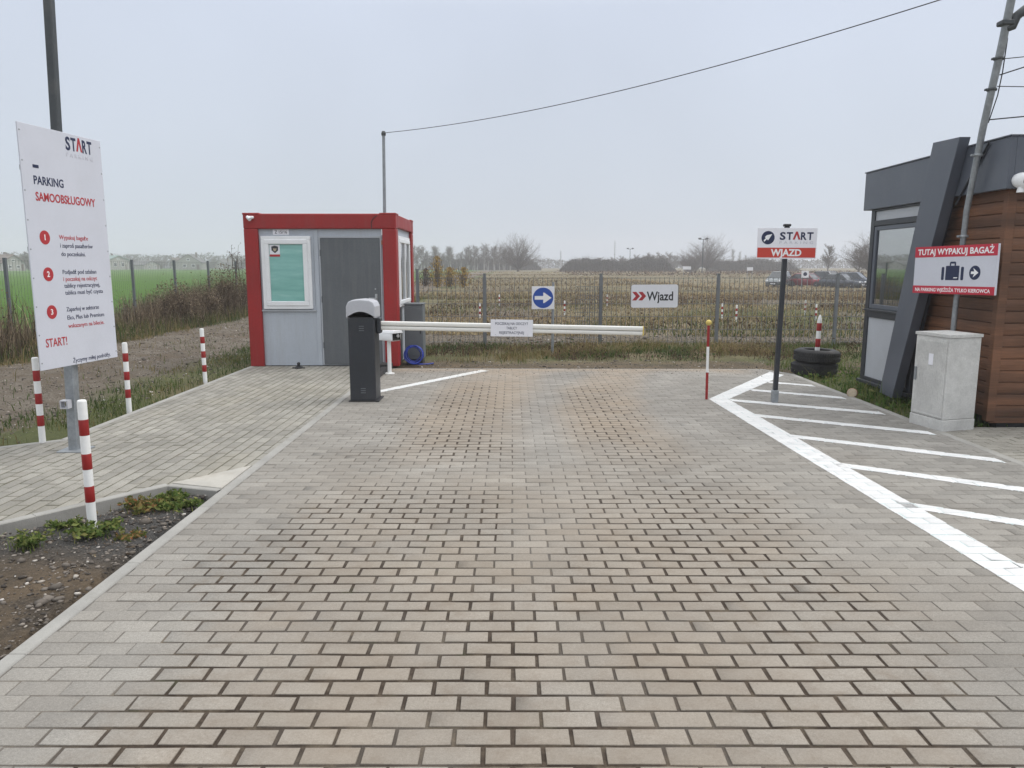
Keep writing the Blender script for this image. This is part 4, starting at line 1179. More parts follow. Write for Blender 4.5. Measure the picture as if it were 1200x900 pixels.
B = MB(); B.lathe([(.03, 0), (.026, .012), (.02, .012)], 16, mt @ Matrix.Translation((.177, .02, .01)) @ Matrix.Rotation(R(90), 4, 'Y')); B.build('lens', M['zinc'], hs)
rt = thing('rubber_block', (-2.0, 11.5, 0), 'black rubber strip lying behind the barrier by the camera pole', 'rubber strip')
B = MB(); B.prism([(-2.10, 0), (-1.96, 0), (-1.98, .055), (-2.08, .055)], 10.95, 11.9, 'y'); B.build('strip', M['rubber'], rt, bevel=.006)
B = MB(); B.box(-2.12, -1.93, 11.88, 12.08, 0, .10, .02); B.build('end_block', M['rubber'], rt)

# ------------------------------------------------------------------ boom barrier
rt = thing('boom_barrier', (-1.82, 9.2, 0), 'dark grey barrier cabinet with light cap and closed white boom', 'barrier')
bx0, bx1, by0, by1 = -1.982, -1.655, 9.04, 9.37
B = MB(); arch = [(bx0 + (bx1 - bx0) * k / 10, 1.015 + .065 * math.sin(math.pi * k / 10)) for k in range(11)]
B.prism([(bx0 + .005, 0.015), (bx1 - .005, 0.015)] + [(min(max(a, bx0 + .005), bx1 - .005), z) for a, z in arch[::-1]], by0, by1, 'y'); bd = B.build('cabinet', M['anthracite'], rt, bevel=.012)
B = MB(); ct = [(bx0 - .014, 1.025)] + [(a, z + .008) for a, z in arch] + [(bx1 + .014, 1.025), (bx1 + .012, 1.16), (bx1 - .012, 1.215), (bx1 - .06, 1.238), (-1.82, 1.247), (bx0 + .06, 1.238), (bx0 + .012, 1.215), (bx0 - .012, 1.16)]
B.prism(ct, by0 - .010, by1 + .014, 'y'); B.build('cap', M['cap_grey'], rt, bevel=.014)
B = MB(); B.box(bx0 - .015, bx1 + .03, by0 - .012, by1 + .02, 0, .016, .004); B.build('base_plate', M['black'], rt)
for zc in (.90, .14):
    B = MB()
    for k in range(3): B.box(-1.845, -1.785, by0 - .004, by0 + .01, zc + (k - 1) * .026 - .005, zc + (k - 1) * .026 + .004, .001)
    B.build('vent_slot', M['cap_grey'] if False else M['box_grey'], bd)
B = MB(); B.lathe([(.014, 0), (.014, .006)], 12, frame3(Vector((-1.82, by0 + .002, 1.035)), (1, 0, 0), (0, -1, 0))); B.build('lock', M['black'], bd)
B = MB(); B.box(-1.652, -1.60, 9.13, 9.28, .83, 1.02, .01); B.build('boom_bracket', M['anthracite'], rt)
B = MB(); B.lathe([(.035, 0), (.035, .03), (.02, .036)], 14, frame3(Vector((-1.654, 9.2, .925)), (0, 1, 0), (1, 0, 0))); B.build('axle', M['zinc'], rt)
mt = Matrix.Translation((-1.64, 9.2, .925)) @ Matrix.Rotation(R(1.22), 4, 'Y')
prof = []
for (yc, zc, hy, hz) in ((0, .026, .030, .028), (0, -.030, .027, .024)):
    prof.append([(yc + hy * (abs(math.cos(t)) ** .55) * (1 if math.cos(t) >= 0 else -1), zc + hz * (abs(math.sin(t)) ** .55) * (1 if math.sin(t) >= 0 else -1)) for t in [2 * math.pi * k / 20 for k in range(20)]])
B = MB()
for p in prof: B.prism(p, 0, 3.24, 'x', mt)
bm_ = B.build('boom', M['alu_white'], rt, smooth=True)
B = MB(); B.box(3.238, 3.256, -.032, .032, -.056, .056, .006, mt); B.build('end_cap', M['yellow'], bm_)
B = MB(); B.box(0.0, 3.24, -.012, .012, -.012, .004, 0, mt); B.build('groove', M['box_grey'], bm_)
fs = frame3(Vector((-.262, 9.152, .795)), Vector((1, 0, -.012)), (0, -1, 0))
rt = thing('boom_sign', (0, 9.15, .8), 'small white notice with three printed lines hung on the boom', 'sign')
B = MB(); B.box(0, .515, 0, .205, -.004, 0, .001, fs); pn = B.build('panel', M['white'], rt)
for s_, y_, w_ in (('POCZEKAJ NA ODCZYT', .142, .40), ('TABLICY', .088, .13), ('REJESTRACYJNEJ', .032, .30)): write(pn, s_, fs, .257, y_, .030, M['navy'], w_, .004, 'c')
B = MB()
for x_ in (.06, .455): B.tube([fs @ Vector((x_, .20, .002)), fs @ Vector((x_, .212, -.01)), fs @ Vector((x_, .20, -.09)), fs @ Vector((x_, .03, -.09)), fs @ Vector((x_, .02, .002))], .003, 6)
B.each('strap', M['black'], rt)

# ------------------------------------------------------------------ marker pole, entry sign, arrow sign, fence sign
rt = thing('marker_pole', (2.425, 9.22, 0), 'thin red and white marker pole with yellow knob at the line tip', 'marker pole')
for c, za, zb in (('red_paint', 0, .34), ('white_paint', .34, .66), ('red_paint', .66, .93)):
    B = MB(); B.lathe([(.0165, za), (.0165, zb)], 14, Matrix.Translation((2.425, 9.22, 0)) @ Matrix.Shear('XY', 4, (-.012, 0))); B.build('red_band' if c[0] == 'r' else 'white_band', M[c], rt, smooth=True)
B = MB(); B.lathe([(.004, -.036), (.022, -.030), (.035, -.012), (.038, .004), (.031, .022), (.016, .034), (.003, .037)], 16, Matrix.Translation((2.414, 9.22, .955))); B.build('knob', M['yellow'], rt, smooth=True)

rt = thing('sign_post', (3.195, 8.98, 0), 'dark leaning square post with galvanised foot in the hatched area', 'post')
mt = Matrix.Translation((3.195, 9.0, 0)) @ Matrix.Shear('XY', 4, (.017, 0))
B = MB(); B.box(-.026, .026, -.026, .026, 0.0, 2.10, .005, mt); B.build('pole', M['anthracite'], rt)
B = MB(); B.box(-.036, .036, -.036, .036, 0.003, .155, .005, mt); B.build('foot_sleeve', M['galv'], rt)
B = MB(); B.box(-.04, .04, -.03, .03, 2.101, 2.13, .006, mt); B.build('cap', M['black'], rt)
fs = frame3(Vector((2.872, 8.952, 1.728)), (1, 0, -.004), (0, -1, 0)) @ Matrix.Shear('YZ', 4, (0.0, 0)) 
rt = thing('entry_sign', (3.22, 8.95, 1.7), 'white entry sign with round arrow emblem and red WJAZD band', 'sign')
B = MB(); B.box(0, .70, 0, .355, -.006, 0, .001, fs); pn = B.build('panel', M['white'], rt)
plate(pn, [[(.008, .014), (.690, .014), (.690, .128), (.008, .128)]], fs, M['orange_red'], 'red_band')
f2 = Matrix.Translation((0, -.001, 0)) @ fs
write(pn, 'WJAZD', f2, .345, .034, .075, M['white_print'], .36, .035, 'c')
plate(pn, [circ(.125, .243, .077)], fs, M['navy'], 'emblem_disc')
plate(pn, [[(.083, .195), (.112, .226), (.126, .212), (.130, .216), (.172, .285), (.108, .272), (.088, .25), (.098, .236), (.074, .214)]], f2, M['white_print'], 'emblem_arrow')
start_logo(pn, fs, .262, .222, .395, .083)
B = MB()
for z_ in (.07, .28): B.box(.30, .39, z_ - .012, z_ + .012, -.02, -.006, .002, fs)
B.each('bracket', M['galv'], rt)

rt = thing('arrow_sign', (.77, 14.25, 0), 'square blue and white arrow sign on a thin galvanised post', 'sign')
B = MB(); B.tube([(.77, 14.25, -.1), (.775, 14.25, 1.34)], .025, 12); B.build('pole', M['galv'], rt, smooth=True)
fs = frame3(Vector((.372, 14.20, .835)), (1, 0, 0), (0, -1, 0))
B = MB(); B.box(0, .425, 0, .425, -.008, 0, .002, fs); pn = B.build('panel', M['white'], rt)
plate(pn, [circ(.212, .212, .192, 40)], fs, M['blue_sign'], 'blue_disc')
f2 = Matrix.Translation((0, -.001, 0)) @ fs
plate(pn, [[(.055, .178), (.215, .178), (.215, .115), (.235, .115), (.372, .212), (.235, .31), (.215, .31), (.215, .247), (.055, .247)]], f2, M['white_print'], 'arrow')
B = MB()
for z_ in (.1, .32): B.box(.30, .43, z_ - .012, z_ + .012, -.03, -.009, .002, fs)
B.each('clamp', M['galv'], rt)

# main mesh fence along the far verge
FY = 16.0
rt = thing('mesh_fence', (6, FY, 0), 'low grey welded mesh fence across the far edge of the verge', 'fence')
posts = [-2.0, -0.58, 1.88, 4.36, 6.88, 9.38, 11.88, 14.38]
for i, px in enumerate(posts):
    B = MB(); B.box(px - .03, px + .03, FY - .02, FY + .04, -.12, 1.46 if i else 1.55, .004); pp = B.build('post', M['fence_steel'], rt)
    B = MB(); B.box(px - .034, px + .034, FY - .024, FY + .044, 1.462 if i else 1.552, 1.482 if i else 1.572, .004); B.build('post_cap', M['box_grey'], pp)
def mesh_panel(root, x0, x1, z0, z1, y, step=.10, hs=(.0, .2, .4, .6, .8, 1.0), t=.0044):
    B = MB()
    n = int(round((x1 - x0) / step))
    for k in range(n + 1):
        xx = x0 + (x1 - x0) * k / n
        B.box(xx - t, xx + t, y - t, y + t, z0, z1)
    for h_ in hs:
        zz = z0 + (z1 - z0) * (.01 + .98 * h_)
        B.box(x0, x1, y - t * 3, y - t * 1.05, zz - t, zz + t)
        B.box(x0, x1, y + t * 1.05, y + t * 3, zz - t, zz + t)
    return B.build('mesh_panel', M['fence_wire'], root)
for a, b_ in zip(posts[:-1], posts[1:]): mesh_panel(rt, a + .035, b_ - .035, .02, 1.40, FY)
o = mesh_panel(None, 1.34, 1.90, .12, 1.22, FY - .09, .05, [k / 12 for k in range(13)], .004)
o.name = 'loose_wire_mesh'; o.data.transform(Matrix.Translation((-1.6, -FY + .09, -.12))); o.location = (1.6, FY - .09, .12)
tag(o, 'dense spare piece of wire mesh tied to the fence beside the arrow sign', 'wire mesh')

fs = frame3(Vector((2.52, FY - .045, .762)), (1, 0, .008), (0, -1, 0))
def rrect(x0, x1, y0, y1, r, n=5):
    p = []
    for (cx, cy, a0) in ((x1 - r, y0 + r, -90), (x1 - r, y1 - r, 0), (x0 + r, y1 - r, 90), (x0 + r, y0 + r, 180)):
        for k in range(n + 1):
            a = R(a0 + 90 * k / n); p.append((cx + r * math.cos(a), cy + r * math.sin(a)))
    return p
rt = thing('fence_sign', (3.0, FY - .05, .76), 'white rounded sign with red chevrons hung on the fence', 'sign')
B = MB(); B.prism(rrect(0, .985, 0, .485, .045), -.006, 0, 'z', fs); pn = B.build('panel', M['white'], rt)
for x_ in (.02, .15): plate(pn, [[(x_, .155), (x_ + .085, .155), (x_ + .165, .245), (x_ + .085, .335), (x_, .335), (x_ + .075, .245)]], fs, M['red_print'], 'chevron')
write(pn, 'Wjazd', fs, .325, .155, .18, M['dark_print'], .56, .022)
B = MB()
for x_ in (.1, .85): B.tube([fs @ Vector((x_, .42, .001)), fs @ Vector((x_, .44, -.05)), fs @ Vector((x_, .40, -.05)), fs @ Vector((x_, .39, .001))], .003, 6)
B.each('wire_tie', M['black'], rt)

# left field fence
rt = thing('field_fence', (-10.0, 22, 0), 'tall thin mesh fence between the dead weeds and the green field', 'fence')
yp = np.arange(12.5, 46, 2.5)
for yy in yp:
    B = MB(); B.box(-10.03, -9.97, yy - .03, yy + .03, -.1, 1.80, .004); B.build('post', M['box_grey'], rt)
for ya, yb in zip(yp[:-1], yp[1:]):
    B = MB(); t = .0017; n = 25
    for k in range(n + 1):
        yy = ya + .03 + (yb - ya - .06) * k / n; B.box(-10 - t, -10 + t, yy - t, yy + t, .05, 1.76)
    for k in range(8):
        zz = .08 + 1.66 * k / 7; B.box(-10 - t * 2.6, -10 - t * 1.05, ya + .03, yb - .03, zz - t, zz + t)
    B.build('mesh_panel', M['box_grey'], rt)

# ------------------------------------------------------------------ tyres, small stone
for i, (zz, xx, yy, lab, tl) in enumerate(((-.03, 4.72, 11.63, 'worn black car tyre lying flat, lower one of the stack', 0.0), (.165, 4.735, 11.60, 'worn black car tyre lying flat, on top of the stack', 0.03))):
    rt = thing('car_tyre', (xx, yy, zz), lab, 'tyre', 'stacked car tyres')
    mt = Matrix.Translation((xx, yy, zz)) @ Matrix.Rotation(tl, 4, 'Y')
    w = .20
    prof = [(.20, .012), (.215, .0), (.27, -.002), (.315, .018), (.332, .045), (.336, .1), (.332, w - .045), (.315, w - .018), (.27, w + .002), (.215, w), (.20, w - .012), (.205, w - .03), (.28, w - .05), (.305, .1), (.28, .05), (.205, .03)]
    B = MB(); B.lathe(prof, 48, mt, True); ty = B.build('carcass', M['rubber'], rt, smooth=True)
    B = MB()
    for k in range(56):
        a = 2 * math.pi * k / 56
        for z0_, z1_, dz in ((.03, .085, .012), (.115, .17, -.012)):
            B.box(.333, .3405, -.011, .011, z0_, z1_, .002, mt @ Matrix.Rotation(a, 4, 'Z') @ Matrix.Rotation(dz * 20, 4, 'X'))
    B.build('tread', M['rubber'], ty)
mt = Matrix.Translation((4.33, 9.42, .045)) @ Matrix.Rotation(R(55), 4, 'Z') @ Matrix.Rotation(R(-80), 4, 'Y') @ Matrix.Scale(.66, 4)
rt = thing('round_stone', (4.30, 9.50, 0), 'small round pinkish stone disc tilted on the kerb by the grass', 'stone')
B = MB(); B.lathe([(.02, -.03), (.085, -.03), (.095, -.015), (.095, .015), (.088, .024)], 20, mt); B.build('body', M['stonepink'], rt, smooth=True)
B = MB(); B.lathe([(.088, .0245), (.08, .032), (.03, .034)], 20, mt); B.build('pale_face', M['stonebeige'], rt, smooth=True)
# ------------------------------------------------------------------ cabin on the right
CB = thing('kiosk_cabin', (6.2, 8.9, 0), 'brown plank cabin with grey fascia and slanted grey fin', 'cabin')
FX = 4.86
def planks(u0, u1, z0, z1, pitch, place, name='plank_wall'):
    """one wall of horizontal boards with a shadow groove under each; place(u, depth, z)"""
    n = int(round((z1 - z0) / pitch)); pitch = (z1 - z0) / n
    prof = []
    for k in range(n):
        z = z0 + k * pitch
        prof += [(0.014, z), (0.014, z + .006), (0.0, z + .010), (-.003, z + pitch * .5), (0.0, z + pitch - .003)]
    prof.append((0.014, z1))
    st = list(np.linspace(u0, u1, 9))
    vs = [place(u, d + .0015 * math.sin(u * 7 + z * 31), z) for u in st for d, z in prof]; m = len(prof); fs = []
    for i in range(len(st) - 1):
        for k in range(m - 1): fs.append((i * m + k, i * m + k + 1, i * m + m + k + 1, i * m + m + k))
    B = MB(); B.add(vs, fs); return B.build(name, M['wood'], CB)
planks(7.66, 9.02, .10, 2.40, .1215, lambda u, d, z: (4.90 + d, u, z))
planks(4.98, 8.0, .10, 2.40, .1215, lambda u, d, z: (u, 7.60 + d, z))
planks(7.6, 10.3, .10, 2.40, .1215, lambda u, d, z: (8.05 - d, u, z))
B = MB(); B.box(4.885, 4.975, 7.585, 7.66, .06, 2.395, .004); B.build('corner_post', M['wood'], CB)
B = MB(); B.box(5.02, 8.0, 7.63, 10.2, -.02, .10); B.build('floor_slab', M['black'], CB)
B = MB(); B.box(4.93, 8.0, 7.60, 7.66, .04, .1, .003); B.build('skirting', M['wood'], CB)
# fascia ring with drip edge
fx0, fy0, fx1, fy1 = 4.79, 7.48, 8.2, 10.48
B = MB()
B.box(fx0, fx0 + .06, fy0, fy1, 2.385, 2.875, .004); B.box(fx0 + .06, fx1, fy0, fy0 + .06, 2.385, 2.875, .004); B.box(fx0 + .06, fx1, fy1 - .06, fy1, 2.385, 2.875, .004); B.box(fx1 - .06, fx1, fy0 + .06, fy1 - .06, 2.385, 2.875, .004)
B.build('fascia', M['cladding'], CB)
B = MB(); B.box(fx0 + .062, fx1 - .062, fy0 + .062, fy1 - .062, 2.41, 2.43); B.build('soffit', M['anthracite'], CB)
B = MB(); B.box(fx0 + .062, fx1 - .062, fy0 + .062, fy1 - .062, 2.80, 2.83); B.build('roof', M['anthracite'], CB)
B = MB(); B.box(fx0 - .012, fx0 + .07, fy0 - .012, fy1 + .012, 2.877, 2.892, .003); B.box(fx0 + .072, fx1 + .012, fy0 - .012, fy0 + .07, 2.877, 2.892, .003); B.build('coping', M['cladding'], CB)
# slanted fin
B = MB(); B.prism([(9.42, .055), (9.10, .035), (8.14, 2.975), (8.65, 2.995)], 4.672, 4.788, 'x'); B.build('slanted_fin', M['cladding'], CB, bevel=.005)
B = MB(); B.tube([(4.775, 7.80, 2.86), (4.775, 8.28, 2.30)], .012, 6); B.tube([(4.80, 8.40, 2.3), (4.83, 8.9, .7)], .02, 6); B.each('brace', M['anthracite'], CB)
# glazed facade
B = MB()
def fb(y0, y1, z0, z1, d0=-.03, d1=.03, bv=.004): B.box(FX + d0, FX + d1, y0, y1, z0, z1, bv)
fb(10.22, 10.32, .10, 2.385); fb(9.02, 9.10, .10, 2.385); fb(9.10, 10.22, 2.165, 2.235); fb(9.10, 10.22, .96, 1.075); fb(9.10, 10.22, .10, .155); fb(9.10, 10.22, 2.355, 2.385)
fr_ = B.build('facade_frame', M['anthracite'], CB)
B = MB(); fb(10.155, 10.218, 1.08, 2.16, -.022, .028); fb(9.102, 9.16, 1.08, 2.16, -.022, .028); fb(9.16, 10.155, 2.105, 2.16, -.022, .028); fb(9.16, 10.155, 1.08, 1.135, -.022, .028); sw = B.build('window_frame', M['cladding'], CB)
B = MB(); B.box(FX - .002, FX + .004, 9.158, 10.157, 1.133, 2.107); B.build('pane', M['pane'], sw)
B = MB(); fb(9.10, 10.22, 2.236, 2.354, -.012, .012, 0); fb(9.10, 10.22, .156, .959, -.012, .012, 0); B.each('infill_panel', M['panel_grey'], CB)
B = MB(); B.box(4.79, 4.885, 9.0, 10.34, .065, .105, .004); fb(9.05, 10.30, 1.045, 1.07, -.055, -.031, .003); B.each('sill', M['anthracite'], CB)
# rear wall with its own window, plain inside walls and floor
B = MB()
B.box(4.90, 8.0, 10.25, 10.31, .10, .92); B.box(4.90, 8.0, 10.25, 10.31, 2.2, 2.40); B.box(4.90, 4.985, 10.25, 10.31, .92, 2.2); B.box(6.6, 8.0, 10.25, 10.31, .92, 2.2)
B.build('rear_wall', M['cladding'], CB)
B = MB(); B.box(4.985, 6.6, 10.262, 10.268, .92, 2.2); B.build('rear_pane', M['rear_pane'], CB)
B = MB(); B.box(5.76, 5.83, 10.252, 10.308, .921, 2.199); B.build('rear_mullion', M['anthracite'], CB)
B = MB(); B.box(5.0, 7.98, 7.66, 10.24, .101, .125); B.build('floor', M['panel_grey'], CB)
B = MB(); B.box(4.925, 4.94, 7.67, 9.0, .13, 2.40); B.box(5.0, 7.98, 7.635, 7.65, .13, 2.40); B.each('inner_lining', M['panel_grey'], CB)
# dome camera on the fascia corner
rt = thing('dome_camera', (4.95, 7.44, 2.42), 'white dome security camera under the cabin fascia corner', 'camera')
mt = Matrix.Translation((0, 0, 0)) @ frame3(Vector((4.905, 7.46, 2.46)), (1, 0, 0), Vector((.5, -1, -.12)))
B = MB(); B.lathe([(.04, -.05), (.062, -.03), (.074, .0), (.076, .05), (.070, .075), (.058, .085)], 24, mt); bd = B.build('housing', M['pvc'], rt, smooth=True)
B = MB(); B.lathe([(.058, .083), (.053, .105), (.038, .122), (.016, .130)], 24, mt); B.build('dome', M['lens'], rt, smooth=True)
B = MB(); B.tube([(4.90, 7.44, 2.345), (4.90, 7.44, 2.42)], [.035, .02], 12); B.build('mount', M['pvc'], rt, smooth=True)

# weathered cabinet in front of the cabin corner
rt = thing('utility_cabinet', (4.45, 7.66, 0), 'weathered pale concrete-grey utility cabinet at the cabin corner', 'cabinet')
A0, A1, A2 = Vector((4.225, 7.835, 0)), Vector((4.315, 7.375, 0)), Vector((4.705, 7.485, 0)); A3 = A0 + (A2 - A1)
poly = [A0, A1, A2, A3]
def quadpoly(grow):
    c = (A0 + A2) / 2
    return [((p.x - c.x) * grow + c.x, (p.y - c.y) * grow + c.y) for p in poly]
B = MB(); B.prism(quadpoly(.975), .115, .94, 'z'); bd = B.build('body', M['cabinet'], rt, bevel=.006)
B = MB(); B.prism(quadpoly(1.0), -.04, .112, 'z'); B.build('plinth', M['cabinet'], rt, bevel=.008)
B = MB(); q0 = quadpoly(1.02); B.prism(q0, .942, .972, 'z')
c = (A0 + A2) / 2; B.add([(x_, y_, .972) for x_, y_ in quadpoly(1.01)] + [(c.x, c.y, .995)], [(0, 1, 4), (1, 2, 4), (2, 3, 4), (3, 0, 4)])
B.build('lid', M['cabinet'], rt)
du = (A1 - A0).normalized(); dn = Vector((du.y, -du.x, 0)); dn = dn if dn.x < 0 else -dn
fd = frame3(A0 * 1.0 + Vector((0, 0, .13)), du, dn)
wl = (A1 - A0).length
B = MB(); B.box(.025, wl - .025, .0, .79, -.004, .004, .002, fd)
B.build('door', M['cabinet'], rt)
B = MB()
for k in range(17):
    xx = .05 + (wl - .1) * k / 16; B.box(xx - .006, xx + .006, .03, .76, .0035, .008, .002, fd)
B.build('door_rib', M['cabinet'], rt)
B = MB(); B.box(.035, .065, .34, .48, .006, .02, .004, fd); B.build('handle', M['galv'], rt)
B = MB(); B.box(.22, .28, .52, .635, .0085, .011, 0, fd); B.build('label_plate', M['white'], rt)

# luggage sign
so = Vector((4.535, 8.56, 1.345)); su = Vector((.215, -1.10, .012)).normalized(); sn = Vector((-1.10, -.215, 0)).normalized()
fs = frame3(so, su, sn)
rt = thing('luggage_sign', so, 'white and crimson luggage sign with suitcase pictogram on the pole', 'sign')
SW, SH = 1.13, .505
B = MB(); B.box(0, SW, 0, SH, -.03, 0, .003, fs); pn = B.build('panel', M['board'], rt)
plate(pn, [[(.0, SH - .115), (SW, SH - .115), (SW, SH), (0, SH)]], fs, M['crimson'], 'red_band')
plate(pn, [[(.0, 0), (SW, 0), (SW, .082), (0, .082)]], fs, M['crimson'], 'red_band')
f2 = Matrix.Translation(sn * .001) @ fs
write(pn, 'TUTAJ WYPAKUJ BAGAŻ', f2, .045, SH - .088, .060, M['white_print'], 1.04, .025)
write(pn, 'NA PARKING WJEŻDŻA TYLKO KIEROWCA', f2, .04, .022, .036, M['white_print'], 1.04, .02)
for q_ in (rrect(.474, .66, .145, .295, .008), rrect(.415, .452, .145, .283, .012), rrect(.684, .721, .145, .283, .012)): plate(pn, [q_], fs, M['navy'], 'suitcase_mark')
plate(pn, [[(.525, .296), (.525, .325), (.535, .338), (.60, .338), (.61, .325), (.61, .296), (.592, .296), (.592, .318), (.543, .318), (.543, .296)]], fs, M['navy'], 'suitcase_handle')
plate(pn, [[(.585, .165), (.635, .165), (.645, .175), (.595, .175)]], f2, M['white_print'], 'suitcase_tag')
plate(pn, [circ(.868, .222, .072)], fs, M['navy'], 'arrow_disc')
plate(pn, [arrow(.868, .222, .095, .026, .085)], f2, M['white_print'], 'arrow')

# leaning lamp mast behind the cabinet with arm, wires
rt = thing('lamp_mast', (4.735, 8.05, 0), 'leaning grey lamp mast rising beside the cabin fin', 'mast')
MP = [(4.735, 8.06, -.1), (4.73, 8.04, 1.2), (4.725, 7.99, 2.2), (4.70, 7.80, 3.0), (4.70, 7.62, 3.75), (4.70, 7.50, 4.35), (4.70, 7.44, 4.7)]
B = MB(); B.tube(MP, [.027, .027, .029, .033, .036, .036, .036], 14); B.build('pole', M['galv'], rt, smooth=True)
def on_mast(z):
    for a, b_ in zip(MP[:-1], MP[1:]):
        if a[2] <= z <= b_[2]:
            t = (z - a[2]) / (b_[2] - a[2]); return Vector(a).lerp(Vector(b_), t)
B = MB(); q = on_mast(3.93); B.tube([q + Vector((.0, 0, -.06)), q + Vector((.055, -.005, -.04)), q + Vector((.08, -.005, .05)), q + Vector((.14, -.01, .10)), q + Vector((.9, -.05, .11))], [.03, .038, .045, .05, .045], 12); B.build('lamp_arm', M['post_dark'], rt, smooth=True)
B = MB(); B.box(q.x - .07, q.x + .05, q.y - .05, q.y + .05, q.z - .03, q.z + .015, .008); B.build('clamp', M['post_dark'], rt)
for z_ in (1.95, 2.75, 3.35, 3.62):
    q = on_mast(z_); B = MB(); B.lathe([(.044, -.012), (.048, 0), (.044, .012)], 14, Matrix.Translation(q)); B.box(q.x - .065, q.x - .03, q.y - .02, q.y + .02, q.z - .01, q.z + .01, .003); B.build('band', M['galv'] if z_ < 3 else M['post_dark'], rt)
B = MB(); B.tube([on_mast(3.8) + Vector((.04, 0, 0)), on_mast(3.5) + Vector((.06, -.01, 0)), on_mast(3.3) + Vector((.07, 0, 0)), on_mast(3.05) + Vector((.04, 0, 0))], .006, 6); B.build('cable', M['wire'], rt)
def wire(a, b_, sag, r, n=24):
    a, b_ = Vector(a), Vector(b_); return [a.lerp(b_, k / n) - Vector((0, 0, sag * 4 * (k / n) * (1 - k / n))) for k in range(n + 1)]
for z_, end, sg, lab in ((3.62, (9.5, 7.2, 4.6), .16, 'upper thin wire running from the mast to the right'), (3.48, (9.5, 7.0, 4.5), -.12, 'bowed thicker wire just under the upper one'), (3.38, (9.5, 6.9, 3.05), -.02, 'thin lower wire leaving the mast level'), (3.08, (9.5, 6.8, 3.2), -.05, 'lowest dark cable from the mast over the cabin roof')):
    B = MB(); q = on_mast(z_) + Vector((.045, 0, 0)); B.tube(wire(q, end, sg, .004), .0045 if 'thin' in lab[:12] else .0065, 6)
    o = B.build('overhead_wire', M['wire'], None, base=tuple(q)); tag(o, lab, 'wire', 'wires on the lamp mast')
B = MB(); a = Vector((-2.405, 14.62, 4.10)); b_ = on_mast(4.32); B.tube(wire(a, b_, .22, .009, 40), .0055, 6)
o = B.build('overhead_cable', M['wire'], None, smooth=True, base=tuple(a)); tag(o, 'long dark cable sagging across the sky from pole to mast', 'cable')

